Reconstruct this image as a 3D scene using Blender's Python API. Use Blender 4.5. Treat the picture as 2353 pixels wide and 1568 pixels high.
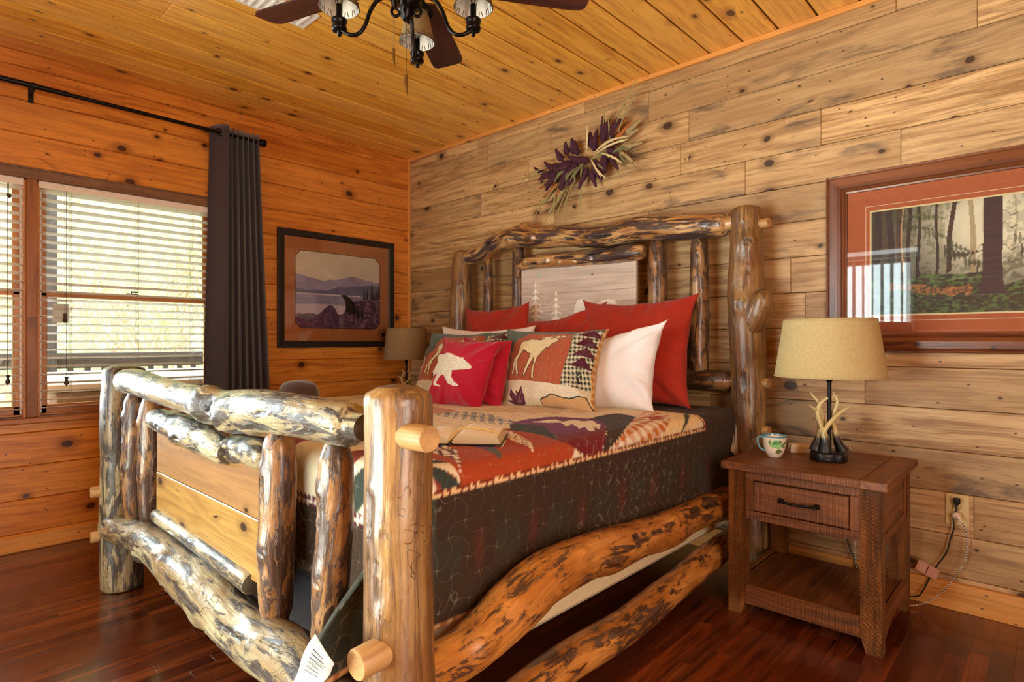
import bpy, math, random
import numpy as np
from mathutils import Vector, Matrix

for o in list(bpy.data.objects):
    bpy.data.objects.remove(o)
SC = bpy.context.scene
COL = SC.collection

# ---------------------------------------------------------------- camera
cam_d = bpy.data.cameras.new('camera')
cam_d.sensor_width = 36.0
cam_d.lens = 1340.0 / 2353.0 * 36.0
cam_d.clip_start = 0.05
cam_o = bpy.data.objects.new('camera', cam_d)
COL.objects.link(cam_o)
cam_o.location = (4.1455, -3.1162, 1.15)
cam_o.rotation_euler = (math.radians(90), 0, math.radians(43.1))
SC.camera = cam_o

# ---------------------------------------------------------------- exposure
SC.view_settings.view_transform = 'Standard'
SC.view_settings.look = 'None'
SC.view_settings.exposure = 0.22
SC.view_settings.gamma = 1.0
SC.view_settings.use_curve_mapping = False
SC.cycles.use_denoising = True
SC.cycles.max_bounces = 10
SC.cycles.diffuse_bounces = 6
SC.cycles.glossy_bounces = 4
SC.cycles.transmission_bounces = 8
SC.cycles.transparent_max_bounces = 24
SC.cycles.sample_clamp_indirect = 6.0
SC.cycles.caustics_reflective = False
SC.cycles.caustics_refractive = False

# ---------------------------------------------------------------- sky (bright hazy overcast)
W = bpy.data.worlds.new('sky')
SC.world = W
W.use_nodes = True
wn = W.node_tree.nodes
wl = W.node_tree.links
wn.clear()
w_out = wn.new('ShaderNodeOutputWorld')
w_bg = wn.new('ShaderNodeBackground')
w_tc = wn.new('ShaderNodeTexCoord')
w_sep = wn.new('ShaderNodeSeparateXYZ')
w_ramp = wn.new('ShaderNodeValToRGB')
wl.new(w_tc.outputs['Generated'], w_sep.inputs[0])
wl.new(w_sep.outputs['Z'], w_ramp.inputs[0])
w_ramp.color_ramp.elements[0].position = 0.0
w_ramp.color_ramp.elements[0].color = (1.0, 0.98, 0.93, 1)
w_ramp.color_ramp.elements[1].position = 0.7
w_ramp.color_ramp.elements[1].color = (0.80, 0.93, 1.0, 1)
wl.new(w_ramp.outputs[0], w_bg.inputs['Color'])
w_bg.inputs['Strength'].default_value = 4.6
wl.new(w_bg.outputs[0], w_out.inputs[0])


def area_lamp(name, loc, rot, sx, sy, power, color, portal=False, spread=None):
    d = bpy.data.lights.new(name, 'AREA')
    d.shape = 'RECTANGLE'
    d.size, d.size_y = sx, sy
    d.energy = power
    d.color = color
    if spread: d.spread = spread
    if portal: d.cycles.is_portal = True
    o = bpy.data.objects.new(name, d)
    o.location = loc
    o.rotation_euler = rot
    COL.objects.link(o)
    return o

R90 = math.pi / 2
# portals in the two windows of the left wall (face +x)
area_lamp('window_portal', (-0.20, -2.085, 1.38), (0, -R90, 0), 1.36, 0.96, 1, (1, 1, 1), portal=True)
area_lamp('window_portal', (-0.20, -3.10, 1.38), (0, -R90, 0), 1.36, 0.98, 1, (1, 1, 1), portal=True)
# daylight through the second window (out of frame) and through the patio door behind the camera
area_lamp('daylight_window', (-0.36, -3.36, 1.40), (0, -R90, 0), 1.3, 0.9, 210, (0.76, 0.90, 1.0))
area_lamp('daylight_patio_door', (2.0, -4.75, 1.1), (R90, 0, 0), 1.8, 1.9, 95, (0.74, 0.92, 1.0))
# added lamp low outside the patio door, tilted up to brighten the ceiling
area_lamp('ceiling_fill_lamp', (2.1, -5.30, 0.25), (math.radians(128), 0, 0), 1.8, 0.9, 215, (1.0, 0.94, 0.80))
# sun high over the trees outside
sun_d = bpy.data.lights.new('sun', 'SUN')
sun_d.energy = 11.0
sun_d.angle = math.radians(2.0)
sun_d.color = (1.0, 0.96, 0.90)
sun_o = bpy.data.objects.new('sun', sun_d)
COL.objects.link(sun_o)
sun_o.rotation_euler = Vector((0.62, 0.42, -0.66)).to_track_quat('-Z', 'Y').to_euler()
# assumed warm lamp added on the right, behind the camera, unseen; warms near post
area_lamp('assumed_warm_lamp', (5.2, -3.3, 1.25), (0, R90, 0), 0.5, 0.5, 15, (1.0, 0.52, 0.18))
# added fill lamp before the closed right wall, brightens left wall and curtain
area_lamp('right_fill_lamp', (5.40, -2.9, 1.15), (0, R90, 0), 1.9, 0.9, 46, (1.0, 0.97, 0.92))

# ---------------------------------------------------------------- helpers
def s2l(c):
    c = np.asarray(c, float)
    return np.where(c <= 0.04045, c / 12.92, ((c + 0.055) / 1.055) ** 2.4)

def hx(h):
    """#rrggbb -> linear rgb"""
    h = h.lstrip('#')
    return tuple(float(v) for v in s2l([int(h[i:i + 2], 16) / 255 for i in (0, 2, 4)]))

def _hash(ix, iy, iz, seed):
    n = (ix.astype(np.int64) * 73856093) ^ (iy.astype(np.int64) * 19349663) ^ (iz.astype(np.int64) * 83492791) ^ (seed * 2654435761 % 4294967296)
    n = n & 0xffffffff
    n = ((n ^ (n >> 15)) * 2246822519) & 0xffffffff
    n = ((n ^ (n >> 13)) * 3266489917) & 0xffffffff
    n = n ^ (n >> 16)
    return (n & 0xffffff) / float(0xffffff)

def vnoise(x, y, z=0.0, seed=0):
    x, y, z = np.broadcast_arrays(np.asarray(x, float), np.asarray(y, float), np.asarray(z, float))
    fx, fy, fz = np.floor(x), np.floor(y), np.floor(z)
    tx, ty, tz = x - fx, y - fy, z - fz
    tx, ty, tz = [t * t * (3 - 2 * t) for t in (tx, ty, tz)]
    r = 0
    for dx in (0, 1):
        for dy in (0, 1):
            for dz in (0, 1):
                w = (tx if dx else 1 - tx) * (ty if dy else 1 - ty) * (tz if dz else 1 - tz)
                r = r + w * _hash(fx + dx, fy + dy, fz + dz, seed)
    return r * 2 - 1

def fbm(x, y, z=0.0, seed=0, octs=4):
    r, a, f = 0, 1.0, 1.0
    for i in range(octs):
        r = r + a * vnoise(np.asarray(x) * f, np.asarray(y) * f, np.asarray(z) * f, seed + i * 17)
        a *= 0.5; f *= 2.03
    return r / 1.9

def sstep(a, b, x):
    t = np.clip((x - a) / (b - a), 0, 1)
    return t * t * (3 - 2 * t)

def in_poly(x, y, poly):
    x = np.asarray(x, float); y = np.asarray(y, float)
    r = np.zeros(np.broadcast(x, y).shape, bool)
    n = len(poly)
    for i in range(n):
        x0, y0 = poly[i]; x1, y1 = poly[(i + 1) % n]
        if y0 == y1: continue
        c = ((y0 > y) != (y1 > y)) & (x < (x1 - x0) * (y - y0) / (y1 - y0) + x0)
        r ^= c
    return r

class MB:
    """collects shapes, then links them as ONE mesh object"""
    def __init__(s):
        s.V = []; s.F = []; s.LC = []; s.R = []; s.C = []; s.D = []; s.S = []; s.MI = []; s.n = 0
        s.usecol = False
    def add(s, V, F, lc=None, rnd=0.0, col=None, dk=None, smooth=True, mi=0, M=None):
        V = np.asarray(V, float).reshape(-1, 3)
        if M is not None:
            M = np.asarray(M)
            V = V @ M[:3, :3].T + M[:3, 3]
        s.V.append(V)
        s.LC.append(np.asarray(lc, float).reshape(-1, 3) if lc is not None else V.copy())
        s.C.append(np.asarray(col, float).reshape(-1, 3) if col is not None else np.ones_like(V))
        if col is not None: s.usecol = True
        s.D.append(np.asarray(dk, float).reshape(-1) if dk is not None else np.zeros(len(V)))
        s.R.append(np.full(len(V), rnd))
        n = s.n
        s.F += [[i + n for i in f] for f in F]
        s.S += [smooth] * len(F) if isinstance(smooth, bool) else list(smooth)
        s.MI += [mi] * len(F)
        s.n += len(V)
        return s
    # -- box with chamfered edges; axis = grain direction
    def box(s, lo, hi, bev=0.0, axis=0, rnd=None, M=None, col=None, mi=0, seed=None):
        lo = np.array(lo, float); hi = np.array(hi, float)
        if rnd is None: rnd = random.random()
        b = min(bev, *(abs(hi - lo) * 0.45))
        V = []; F = []; S = []
        if b <= 0:
            for k in range(8):
                V.append([hi[i] if (k >> i) & 1 else lo[i] for i in range(3)])
            F = [[0, 2, 3, 1], [4, 5, 7, 6], [0, 1, 5, 4], [2, 6, 7, 3], [0, 4, 6, 2], [1, 3, 7, 5]]
        else:
            idx = {}
            for k in range(8):
                c = np.array([hi[i] if (k >> i) & 1 else lo[i] for i in range(3)])
                sg = np.array([-1 if (k >> i) & 1 else 1 for i in range(3)])
                for a in range(3):       # vertex lying on the face whose normal is axis a
                    p = c + sg * b
                    p[a] = c[a]
                    idx[(k, a)] = len(V); V.append(p)
            fc = [[0, 2, 6, 4], [1, 5, 7, 3], [0, 4, 5, 1], [2, 3, 7, 6], [0, 1, 3, 2], [4, 6, 7, 5]]
            fa = [0, 0, 1, 1, 2, 2]
            for f, a in zip(fc, fa):
                F.append([idx[(k, a)] for k in f])
            for a in range(3):
                o1, o2 = [i for i in range(3) if i != a]
                for k in range(8):
                    if (k >> a) & 1: continue
                    k2 = k | (1 << a)
                    F.append([idx[(k, o1)], idx[(k2, o1)], idx[(k2, o2)], idx[(k, o2)]])
            for k in range(8):
                F.append([idx[(k, 0)], idx[(k, 1)], idx[(k, 2)]])
            # fix winding
            cen = (lo + hi) / 2
            G = []
            VV = np.array(V)
            for f in F:
                p = VV[f]
                nn = np.cross(p[1] - p[0], p[2] - p[0])
                if nn @ (p.mean(0) - cen) < 0: f = f[::-1]
                G.append(f)
            F = G
        V = np.array(V)
        o = sorted([i for i in range(3) if i != axis], key=lambda i: -(hi - lo)[i])
        off = np.array([rnd * 31.7, rnd * 17.3, rnd * 23.9])
        lc = V[:, [axis] + o] + off
        c = None if col is None else np.tile(col, (len(V), 1))
        return s.add(V, F, lc, rnd, c, smooth=False, mi=mi, M=M)
    # -- grid of points P[n,m,3]
    def grid(s, P, lc=None, col=None, dk=None, wu=False, wv=False, flip=False, rnd=0.0, smooth=True, mi=0, M=None, mask=None):
        P = np.asarray(P, float); n, m = P.shape[:2]
        I = np.arange(n * m).reshape(n, m)
        if wu: I = np.vstack([I, I[:1]])
        if wv: I = np.hstack([I, I[:, :1]])
        q = np.stack([I[:-1, :-1], I[1:, :-1], I[1:, 1:], I[:-1, 1:]], -1).reshape(-1, 4)
        if mask is not None: q = q[mask.reshape(-1)]
        if flip: q = q[:, ::-1]
        return s.add(P.reshape(-1, 3), q.tolist(), None if lc is None else np.asarray(lc).reshape(-1, 3), rnd,
                     None if col is None else np.asarray(col).reshape(-1, 3), None if dk is None else np.asarray(dk).reshape(-1), smooth, mi, M)
    def tube(s, pts, rad, seg=12, cap=True, lump=None, M=None, col=None, mi=0, rnd=0.0, closed=False):
        pts = np.asarray(pts, float); n = len(pts)
        rad = np.broadcast_to(np.asarray(rad, float), (n,))
        T, N, B = frames(pts)
        th = np.linspace(0, 2 * np.pi, seg, endpoint=False)
        c, sn = np.cos(th), np.sin(th)
        R = rad[:, None] * np.ones(seg)
        if lump is not None: R = R * lump
        P = pts[:, None] + R[..., None] * (c[None, :, None] * N[:, None] + sn[None, :, None] * B[:, None])
        u = np.concatenate([[0], np.cumsum(np.linalg.norm(np.diff(pts, axis=0), axis=1))])
        lc = np.stack([np.broadcast_to(u[:, None], R.shape), R * c, R * sn], -1) + rnd * 20
        C = None if col is None else np.broadcast_to(np.asarray(col, float), P.shape)
        s.grid(P, lc, C, wv=True, flip=True, M=M, mi=mi, rnd=rnd)
        if cap:
            for e in (0, n - 1):
                V = np.vstack([P[e], pts[e][None]])
                k = seg
                F = [[(i + 1) % k, i, k] if e else [i, (i + 1) % k, k] for i in range(k)]
                F = [f[::-1] for f in F]
                l = np.vstack([lc[e], [[u[e] + rnd * 20, rnd * 20, rnd * 20]]])
                s.add(V, F, l, rnd, None if col is None else np.tile(np.asarray(col, float), (k + 1, 1)), smooth=False, M=M, mi=mi)
        return s
    def lathe(s, prof, seg=32, M=None, col=None, mi=0, rnd=0.0):
        prof = np.asarray(prof, float)
        th = np.linspace(0, 2 * np.pi, seg, endpoint=False)
        P = np.stack([prof[:, 0][:, None] * np.cos(th), prof[:, 0][:, None] * np.sin(th), np.broadcast_to(prof[:, 1][:, None], (len(prof), seg))], -1)
        C = None
        if col is not None:
            C = np.asarray(col, float)
            C = np.broadcast_to(C[:, None] if C.ndim == 2 else C, P.shape)
        return s.grid(P, P[..., [2, 0, 1]], C, wv=True, M=M, mi=mi, rnd=rnd, flip=True)
    def prism(s, poly, d, M=None, col=None, mi=0, rnd=0.0, lcaxis=0):
        """2-D outline in x,z extruded along +y by d (front face at y=0)"""
        poly = [tuple(p) for p in poly]
        a = sum(poly[i][0] * poly[(i + 1) % len(poly)][1] - poly[(i + 1) % len(poly)][0] * poly[i][1] for i in range(len(poly)))
        if a < 0: poly = poly[::-1]
        n = len(poly)
        V = [(x, 0, z) for x, z in poly] + [(x, d, z) for x, z in poly]
        F = [list(range(n)), list(range(2 * n - 1, n - 1, -1))]
        F += [[i, i + n, (i + 1) % n + n, (i + 1) % n] for i in range(n)]
        V = np.array(V)
        lc = V.copy() if lcaxis == 0 else V[:, [2, 0, 1]]
        return s.add(V, F, lc + rnd * 20, rnd, None if col is None else np.tile(np.asarray(col, float), (2 * n, 1)), smooth=False, M=M, mi=mi)
    def build(s, name, mat, parent=None, loc=None, kind=None):
        me = bpy.data.meshes.new(name)
        V = np.vstack(s.V)
        me.from_pydata(V.tolist(), [], s.F)
        a = me.attributes.new('lc', 'FLOAT_VECTOR', 'POINT'); a.data.foreach_set('vector', np.vstack(s.LC).ravel())
        a = me.attributes.new('rnd', 'FLOAT', 'POINT'); a.data.foreach_set('value', np.concatenate(s.R))
        a = me.attributes.new('dk', 'FLOAT', 'POINT'); a.data.foreach_set('value', np.concatenate(s.D))
        if s.usecol:
            a = me.color_attributes.new('paint', 'FLOAT_COLOR', 'POINT')
            C = np.vstack(s.C); a.data.foreach_set('color', np.hstack([C, np.ones((len(C), 1))]).ravel())
        me.polygons.foreach_set('use_smooth', s.S)
        me.polygons.foreach_set('material_index', s.MI)
        for m in (mat if isinstance(mat, (list, tuple)) else [mat]): me.materials.append(m)
        me.validate(); me.update()
        o = bpy.data.objects.new(name, me)
        COL.objects.link(o)
        if parent is not None: o.parent = parent
        if loc is not None: o.location = loc
        if kind: o['kind'] = kind
        return o

def frames(pts):
    n = len(pts)
    T = np.gradient(pts, axis=0); T /= np.linalg.norm(T, axis=1)[:, None] + 1e-12
    N = np.zeros_like(T); B = np.zeros_like(T)
    a = np.array([0, 0, 1.0]) if abs(T[0][2]) < 0.8 else np.array([1.0, 0, 0])
    nn = np.cross(a, T[0]); nn = np.cross(T[0], nn)
    for i in range(n):
        nn = nn - (nn @ T[i]) * T[i]; nn /= np.linalg.norm(nn)
        N[i] = nn; B[i] = np.cross(T[i], nn)
    return T, N, B

def spline(pts, n, extra=None):
    """Catmull-Rom through pts (k x d) resampled evenly to n points"""
    P = np.asarray(pts, float); k = len(P)
    if k == 2:
        t = np.linspace(0, 1, n)[:, None]
        return P[0] * (1 - t) + P[1] * t
    Q = np.vstack([2 * P[0] - P[1], P, 2 * P[-1] - P[-2]])
    out = []
    for t in np.linspace(0, k - 1, n * 4):
        i = min(int(t), k - 2); f = t - i
        p0, p1, p2, p3 = Q[i:i + 4]
        out.append(0.5 * ((2 * p1) + (-p0 + p2) * f + (2 * p0 - 5 * p1 + 4 * p2 - p3) * f * f + (-p0 + 3 * p1 - 3 * p2 + p3) * f ** 3))
    out = np.array(out)
    d = np.concatenate([[0], np.cumsum(np.linalg.norm(np.diff(out[:, :3] if P.shape[1] >= 3 else out, axis=0), axis=1))])
    t = np.linspace(0, d[-1], n)
    return np.stack([np.interp(t, d, out[:, j]) for j in range(P.shape[1])], 1)

def empty(name, label=None, cat=None, loc=(0, 0, 0), rz=0.0, group=None, rot=None):
    o = bpy.data.objects.new(name, None)
    o.empty_display_size = 0.05
    COL.objects.link(o)
    o.location = loc
    o.rotation_euler = rot if rot else (0, 0, rz)
    if label: o['label'] = label
    if cat: o['category'] = cat
    if group: o['group'] = group
    return o

def tag(o, label, cat=None, group=None, kind=None):
    if label: o['label'] = label
    if cat: o['category'] = cat
    if group: o['group'] = group
    if kind: o['kind'] = kind
    return o

def xf(loc=(0, 0, 0), rx=0, ry=0, rz=0, sc=1.0):
    M = Matrix.Translation(loc) @ Matrix.Rotation(rz, 4, 'Z') @ Matrix.Rotation(ry, 4, 'Y') @ Matrix.Rotation(rx, 4, 'X') @ Matrix.Scale(sc, 4)
    return np.array(M)

# ---------------------------------------------------------------- node helper
class NT:
    def __init__(s, name):
        s.m = bpy.data.materials.new(name); s.m.use_nodes = True
        s.t = s.m.node_tree; s.t.nodes.clear()
        s.out = s.t.nodes.new('ShaderNodeOutputMaterial')
    def n(s, typ, ins=None, **props):
        nd = s.t.nodes.new('ShaderNode' + typ)
        for k, v in props.items(): setattr(nd, k, v)
        for k, v in (ins or {}).items():
            s.set(nd.inputs[k], v)
        return nd
    def set(s, sock, v):
        if hasattr(v, 'is_output'): s.t.links.new(v, sock)
        else:
            if sock.type == 'RGBA' and len(v) == 3: v = (*v, 1)
            sock.default_value = v
    def attr(s, name, out='Vector'):
        return s.n('Attribute', attribute_name=name).outputs[out]
    def math(s, op, a, b=0.0, c=None, clamp=False):
        nd = s.n('Math', operation=op, use_clamp=clamp)
        s.set(nd.inputs[0], a); s.set(nd.inputs[1], b)
        if c is not None: s.set(nd.inputs[2], c)
        return nd.outputs[0]
    def vmul(s, v, sc):
        return s.n('VectorMath', {0: v, 1: sc}, operation='MULTIPLY').outputs[0]
    def vadd(s, v, w):
        return s.n('VectorMath', {0: v, 1: w}, operation='ADD').outputs[0]
    def noise(s, v, scale=1.0, detail=3.0, rough=0.55, dist=0.0, out=0):
        return s.n('TexNoise', {'Vector': v, 'Scale': scale, 'Detail': detail, 'Roughness': rough, 'Distortion': dist}).outputs[out]
    def ramp(s, f, stops, interp='LINEAR'):
        nd = s.n('ValToRGB'); cr = nd.color_ramp; cr.interpolation = interp
        while len(cr.elements) < len(stops): cr.elements.new(0.5)
        for e, (p, c) in zip(cr.elements, stops):
            e.position = p; e.color = (*c, 1) if not isinstance(c, (int, float)) else (c, c, c, 1)
        s.set(nd.inputs[0], f)
        return nd.outputs[0]
    def mix(s, f, a, b, mode='MIX'):
        nd = s.n('Mix', data_type='RGBA', blend_type=mode)
        s.set(nd.inputs[0], f); s.set(nd.inputs[6], a); s.set(nd.inputs[7], b)
        return nd.outputs[2]
    def maprange(s, v, a, b, c=0.0, d=1.0, smooth=True):
        nd = s.n('MapRange', interpolation_type='SMOOTHSTEP' if smooth else 'LINEAR')
        for i, x in enumerate((v, a, b, c, d)): s.set(nd.inputs[i], x)
        return nd.outputs[0]
    def bump(s, h, strength=0.3, dist=0.01, normal=None):
        ins = {'Strength': strength, 'Distance': dist, 'Height': h}
        if normal is not None: ins['Normal'] = normal
        return s.n('Bump', ins).outputs[0]
    def bsdf(s, color, rough=0.5, normal=None, **kw):
        ins = {'Base Color': color, 'Roughness': rough}
        if normal is not None: ins['Normal'] = normal
        for k, v in kw.items(): ins[k.replace('_', ' ')] = v
        b = s.n('BsdfPrincipled', ins)
        s.t.links.new(b.outputs[0], s.out.inputs[0])
        return b
    def done(s): return s.m

def plain(name, color, rough=0.5, bump=0.0, bscale=200.0, **kw):
    t = NT(name)
    nrm = None
    geo = t.n('TexCoord').outputs['Object']
    v = t.noise(geo, 30.0, 3)
    c = t.mix(t.maprange(v, 0.3, 0.7, 0.0, 0.22), color, tuple(x * 0.75 for x in color))
    if bump: nrm = t.bump(t.noise(geo, bscale, 2), bump, 0.002)
    t.bsdf(c, rough, nrm, **kw)
    return t.done()

def wood(name, cols, gscale=1.0, knot=(0.05, 0.02, 0.01), knots=0.35, kscale=(3.2, 6.0), rough=0.38, coat=0.15, blotch=None, blotch_amt=0.0,
         grain=0.5, bump=0.12, saw=0.0, tonevar=0.35, spec=0.4, crough=0.25):
    """boards: 'lc' attribute = (along, across, thickness) in metres with a per-board offset"""
    t = NT(name)
    lc = t.attr('lc'); rnd = t.attr('rnd', 'Fac')
    off = t.n('CombineXYZ', {0: t.math('MULTIPLY', rnd, 13.7), 1: t.math('MULTIPLY', rnd, 7.1), 2: 0.0}).outputs[0]
    p = t.vadd(lc, off)
    warp = t.noise(t.vmul(p, (2.2, 6.0, 6.0)), 1.0, 2)
    # long grain streaks
    wv = t.n('CombineXYZ', {0: 0.0, 1: t.math('MULTIPLY', warp, 0.045), 2: t.math('MULTIPLY', warp, 0.04)}).outputs[0]
    pw = t.vadd(p, wv)
    g1 = t.noise(t.vmul(pw, (1.6 * gscale, 38 * gscale, 38 * gscale)), 1.0, 4, 0.6)
    g2 = t.noise(t.vmul(pw, (6 * gscale, 160 * gscale, 160 * gscale)), 1.0, 2, 0.5)
    ring = t.math('SINE', t.math('MULTIPLY', t.noise(t.vmul(pw, (0.9, 7.0, 7.0)), 1.0, 1), 42.0))
    gr = t.math('ADD', t.math('MULTIPLY', g1, 0.55), t.math('ADD', t.math('MULTIPLY', g2, 0.34), t.math('MULTIPLY', ring, 0.035)))
    gm = t.maprange(gr, 0.28, 0.56)
    base = t.mix(gm, cols[1], cols[0])
    # board to board tone
    tone = t.math('FRACT', t.math('MULTIPLY', rnd, 7.31))
    base = t.mix(t.math('MULTIPLY', tone, tonevar), base, cols[2])
    # broad tone drift
    lf = t.noise(t.vmul(p, (1.1, 4.0, 4.0)), 1.0, 3)
    base = t.mix(t.maprange(lf, 0.4, 0.75, 0, 0.45 * grain * 2), base, cols[1])
    if blotch:
        bl = t.noise(t.vmul(pw, (2.4, 10.0, 10.0)), 1.0, 5, 0.62, 0.6)
        th = t.math('SUBTRACT', 0.60, t.math('MULTIPLY', tone, 0.12))
        b = t.maprange(bl, th, t.math('ADD', th, 0.16), 0, blotch_amt)
        base = t.mix(b, base, blotch)
    # knots
    kp = t.vadd(t.vmul(p, (kscale[0], kscale[1], 0.01)), t.n('CombineXYZ', {0: t.math('MULTIPLY', g1, 0.06), 1: t.math('MULTIPLY', g1, 0.10), 2: 0.0}).outputs[0])
    vo = t.n('TexVoronoi', {'Vector': kp, 'Scale': 1.0, 'Randomness': 1.0}, voronoi_dimensions='2D', feature='F1')
    d = vo.outputs['Distance']
    vc = t.n('SeparateColor', {0: vo.outputs['Color']})
    on = t.math('LESS_THAN', t.math('ADD', vc.outputs[0], t.math('MULTIPLY', t.math('SUBTRACT', t.noise(t.vmul(p, (0.9, 3.0, 0.5)), 1.0, 1), 0.5), 1.2)), knots)
    size = t.math('ADD', 0.022, t.math('MULTIPLY', t.math('POWER', vc.outputs[1], 2.2), 0.115))
    rel = t.math('DIVIDE', d, size)
    core = t.math('MULTIPLY', t.maprange(rel, 0.8, 1.15, 1, 0), on)
    halo = t.math('MULTIPLY', t.maprange(rel, 0.9, 3.2, 0.55, 0), on)
    base = t.mix(halo, base, tuple(a * 0.45 + b * 0.35 for a, b in zip(cols[1], knot)))
    base = t.mix(t.math('MULTIPLY', core, 0.92), base, knot)
    # small pin knots and flecks
    v2 = t.n('TexVoronoi', {'Vector': t.vmul(p, (9.0, 15.0, 0.01)), 'Scale': 1.0}, voronoi_dimensions='2D')
    c2 = t.n('SeparateColor', {0: v2.outputs['Color']})
    pin = t.math('MULTIPLY', t.maprange(v2.outputs['Distance'], 0.035, 0.07, 0.85, 0), t.math('LESS_THAN', c2.outputs[0], knots * 0.45))
    base = t.mix(pin, base, knot)
    h = t.math('SUBTRACT', t.math('MULTIPLY', gr, 1.0), t.math('MULTIPLY', core, 0.3))
    if saw:
        sw = t.n('TexWave', {'Vector': t.vmul(lc, (1, 0.25, 0.25)), 'Scale': 62.0, 'Distortion': 2.5, 'Detail': 1.5, 'Detail Scale': 1.0}, wave_type='BANDS', bands_direction='X').outputs['Fac']
        msk = t.maprange(t.noise(t.vmul(p, (4, 7, 7)), 1.0, 2), 0.35, 0.65, 0.35, 1)
        sw = t.math('MULTIPLY', sw, msk)
        h = t.math('ADD', h, t.math('MULTIPLY', sw, saw))
        base = t.mix(t.math('MULTIPLY', sw, min(.55, .2 + saw * .35)), base, tuple(x * 0.45 for x in cols[1]))
    nrm = t.bump(h, bump, 0.01)
    t.bsdf(base, t.maprange(gr, 0.2, 0.7, rough + 0.08, rough - 0.04), nrm, Coat_Weight=coat, Coat_Roughness=crough, Specular_IOR_Level=spec)
    return t.done()

def logwood(name, pale, mid, dark, patch=0.5, rough=0.3, coat=0.5, seed=0.0, scale=1.0):
    """peeled varnished log: pale wood, honey tones and dark inner-bark patches running along it"""
    t = NT(name)
    lc = t.attr('lc'); dk = t.attr('dk', 'Fac')
    lc = t.vadd(lc, (seed, seed * 0.7, seed * 1.3))
    g = t.noise(t.vmul(lc, (5 * scale, 90, 90)), 1.0, 4, 0.6)
    lf = t.noise(t.vmul(lc, (3.0, 9, 9)), 1.0, 3)
    base = t.mix(t.maprange(lf, 0.35, 0.65), pale, mid)
    base = t.mix(t.maprange(g, 0.35, 0.7, 0, 0.55), base, tuple(x * 0.55 for x in mid))
    bp = t.noise(t.vmul(lc, (8 * scale, 30, 30)), 1.0, 6, 0.68, 0.6)
    big = t.noise(t.vmul(lc, (2.2, 7, 7)), 1.0, 2)
    th = t.math('SUBTRACT', 0.98 - patch * 0.5, t.math('MULTIPLY', big, 0.42))
    pm = t.maprange(bp, th, t.math('ADD', th, 0.035))
    fr = t.maprange(bp, t.math('SUBTRACT', th, 0.07), th, 0, 0.5)
    base = t.mix(fr, base, tuple(x * 0.45 for x in mid))
    bark = t.mix(t.maprange(g, 0.4, 0.7), dark, tuple(min(1, x * 3.2 + 0.01) for x in dark))
    base = t.mix(t.math('MULTIPLY', pm, 0.88), base, bark)
    # scratches / insect tracks
    cr = t.noise(t.vmul(lc, (22, 26, 26)), 1.0, 1, 0.5, 0.6)
    crm = t.maprange(t.math('ABSOLUTE', t.math('SUBTRACT', cr, 0.5)), 0.004, 0.010, 0.7, 0)
    gate = t.maprange(t.noise(t.vmul(lc, (5, 12, 12)), 1.0, 1), 0.53, 0.57)
    crm = t.math('MULTIPLY', crm, gate)
    base = t.mix(crm, base, tuple(x * 0.8 for x in dark))
    base = t.mix(t.math('MULTIPLY', dk, 0.93), base, dark)
    h = t.math('SUBTRACT', t.math('ADD', t.math('MULTIPLY', g, 0.35), t.math('MULTIPLY', pm, 0.25)), t.math('ADD', t.math('MULTIPLY', crm, 0.5), t.math('MULTIPLY', dk, 0.6)))
    h = t.math('ADD', h, t.math('MULTIPLY', t.noise(t.vmul(lc, (14, 22, 22)), 1.0, 3), 0.9))
    nrm = t.bump(h, 0.75, 0.009)
    t.bsdf(base, t.maprange(g, 0.3, 0.7, rough, rough + 0.15), nrm, Coat_Weight=coat, Coat_Roughness=0.18)
    return t.done()

def cloth(name, color=None, rough=0.85, weave=900.0, sheen=0.3, bump=0.25, stitch=0.0, tint=0.12, scol=None):
    """woven fabric; colour from the 'paint' attribute when color is None; stitch = meandering quilting lines"""
    t = NT(name)
    oc = t.attr('lc')
    base = t.attr('paint', 'Color') if color is None else t.n('RGB').outputs[0]
    if color is not None: base.default_value = (*color, 1)
    nz = t.noise(oc, 14.0, 4)
    base = t.mix(t.maprange(nz, 0.35, 0.7, 0, tint), base, t.mix(1.0, base, (0.6, 0.6, 0.6), 'MULTIPLY'))
    wv = t.noise(oc, weave, 1)
    h = t.math('MULTIPLY', wv, 0.35)
    if stitch:
        wp = t.vadd(oc, t.vmul(t.noise(oc, 5.0, 1, out=1), (0.06, 0.06, 0.0)))
        sp = t.n('SeparateXYZ', {0: wp})
        X, Y = t.math('MULTIPLY', sp.outputs[0], stitch), t.math('MULTIPLY', sp.outputs[1], stitch)
        S = lambda v: t.math('SINE', v)
        fa = S(t.math('ADD', X, t.math('MULTIPLY', S(t.math('MULTIPLY', Y, 0.93)), 1.9)))
        fb = S(t.math('ADD', Y, t.math('MULTIPLY', S(t.math('MULTIPLY', X, 0.88)), 1.9)))
        l = t.math('ABSOLUTE', t.math('ADD', fa, t.math('MULTIPLY', fb, 1.0)))
        line = t.maprange(l, 0.03, 0.10, 1, 0)
        wide = t.maprange(l, 0.0, 0.9, 1, 0)
        base = t.mix(t.math('MULTIPLY', line, 0.20), base, scol or (0.42, 0.36, 0.26))
        h = t.math('SUBTRACT', h, t.math('MULTIPLY', wide, 1.1))
    nrm = t.bump(h, bump, 0.004)
    t.bsdf(base, rough, nrm, Sheen_Weight=sheen, Sheen_Roughness=0.5, Specular_IOR_Level=0.2)
    return t.done()

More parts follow.
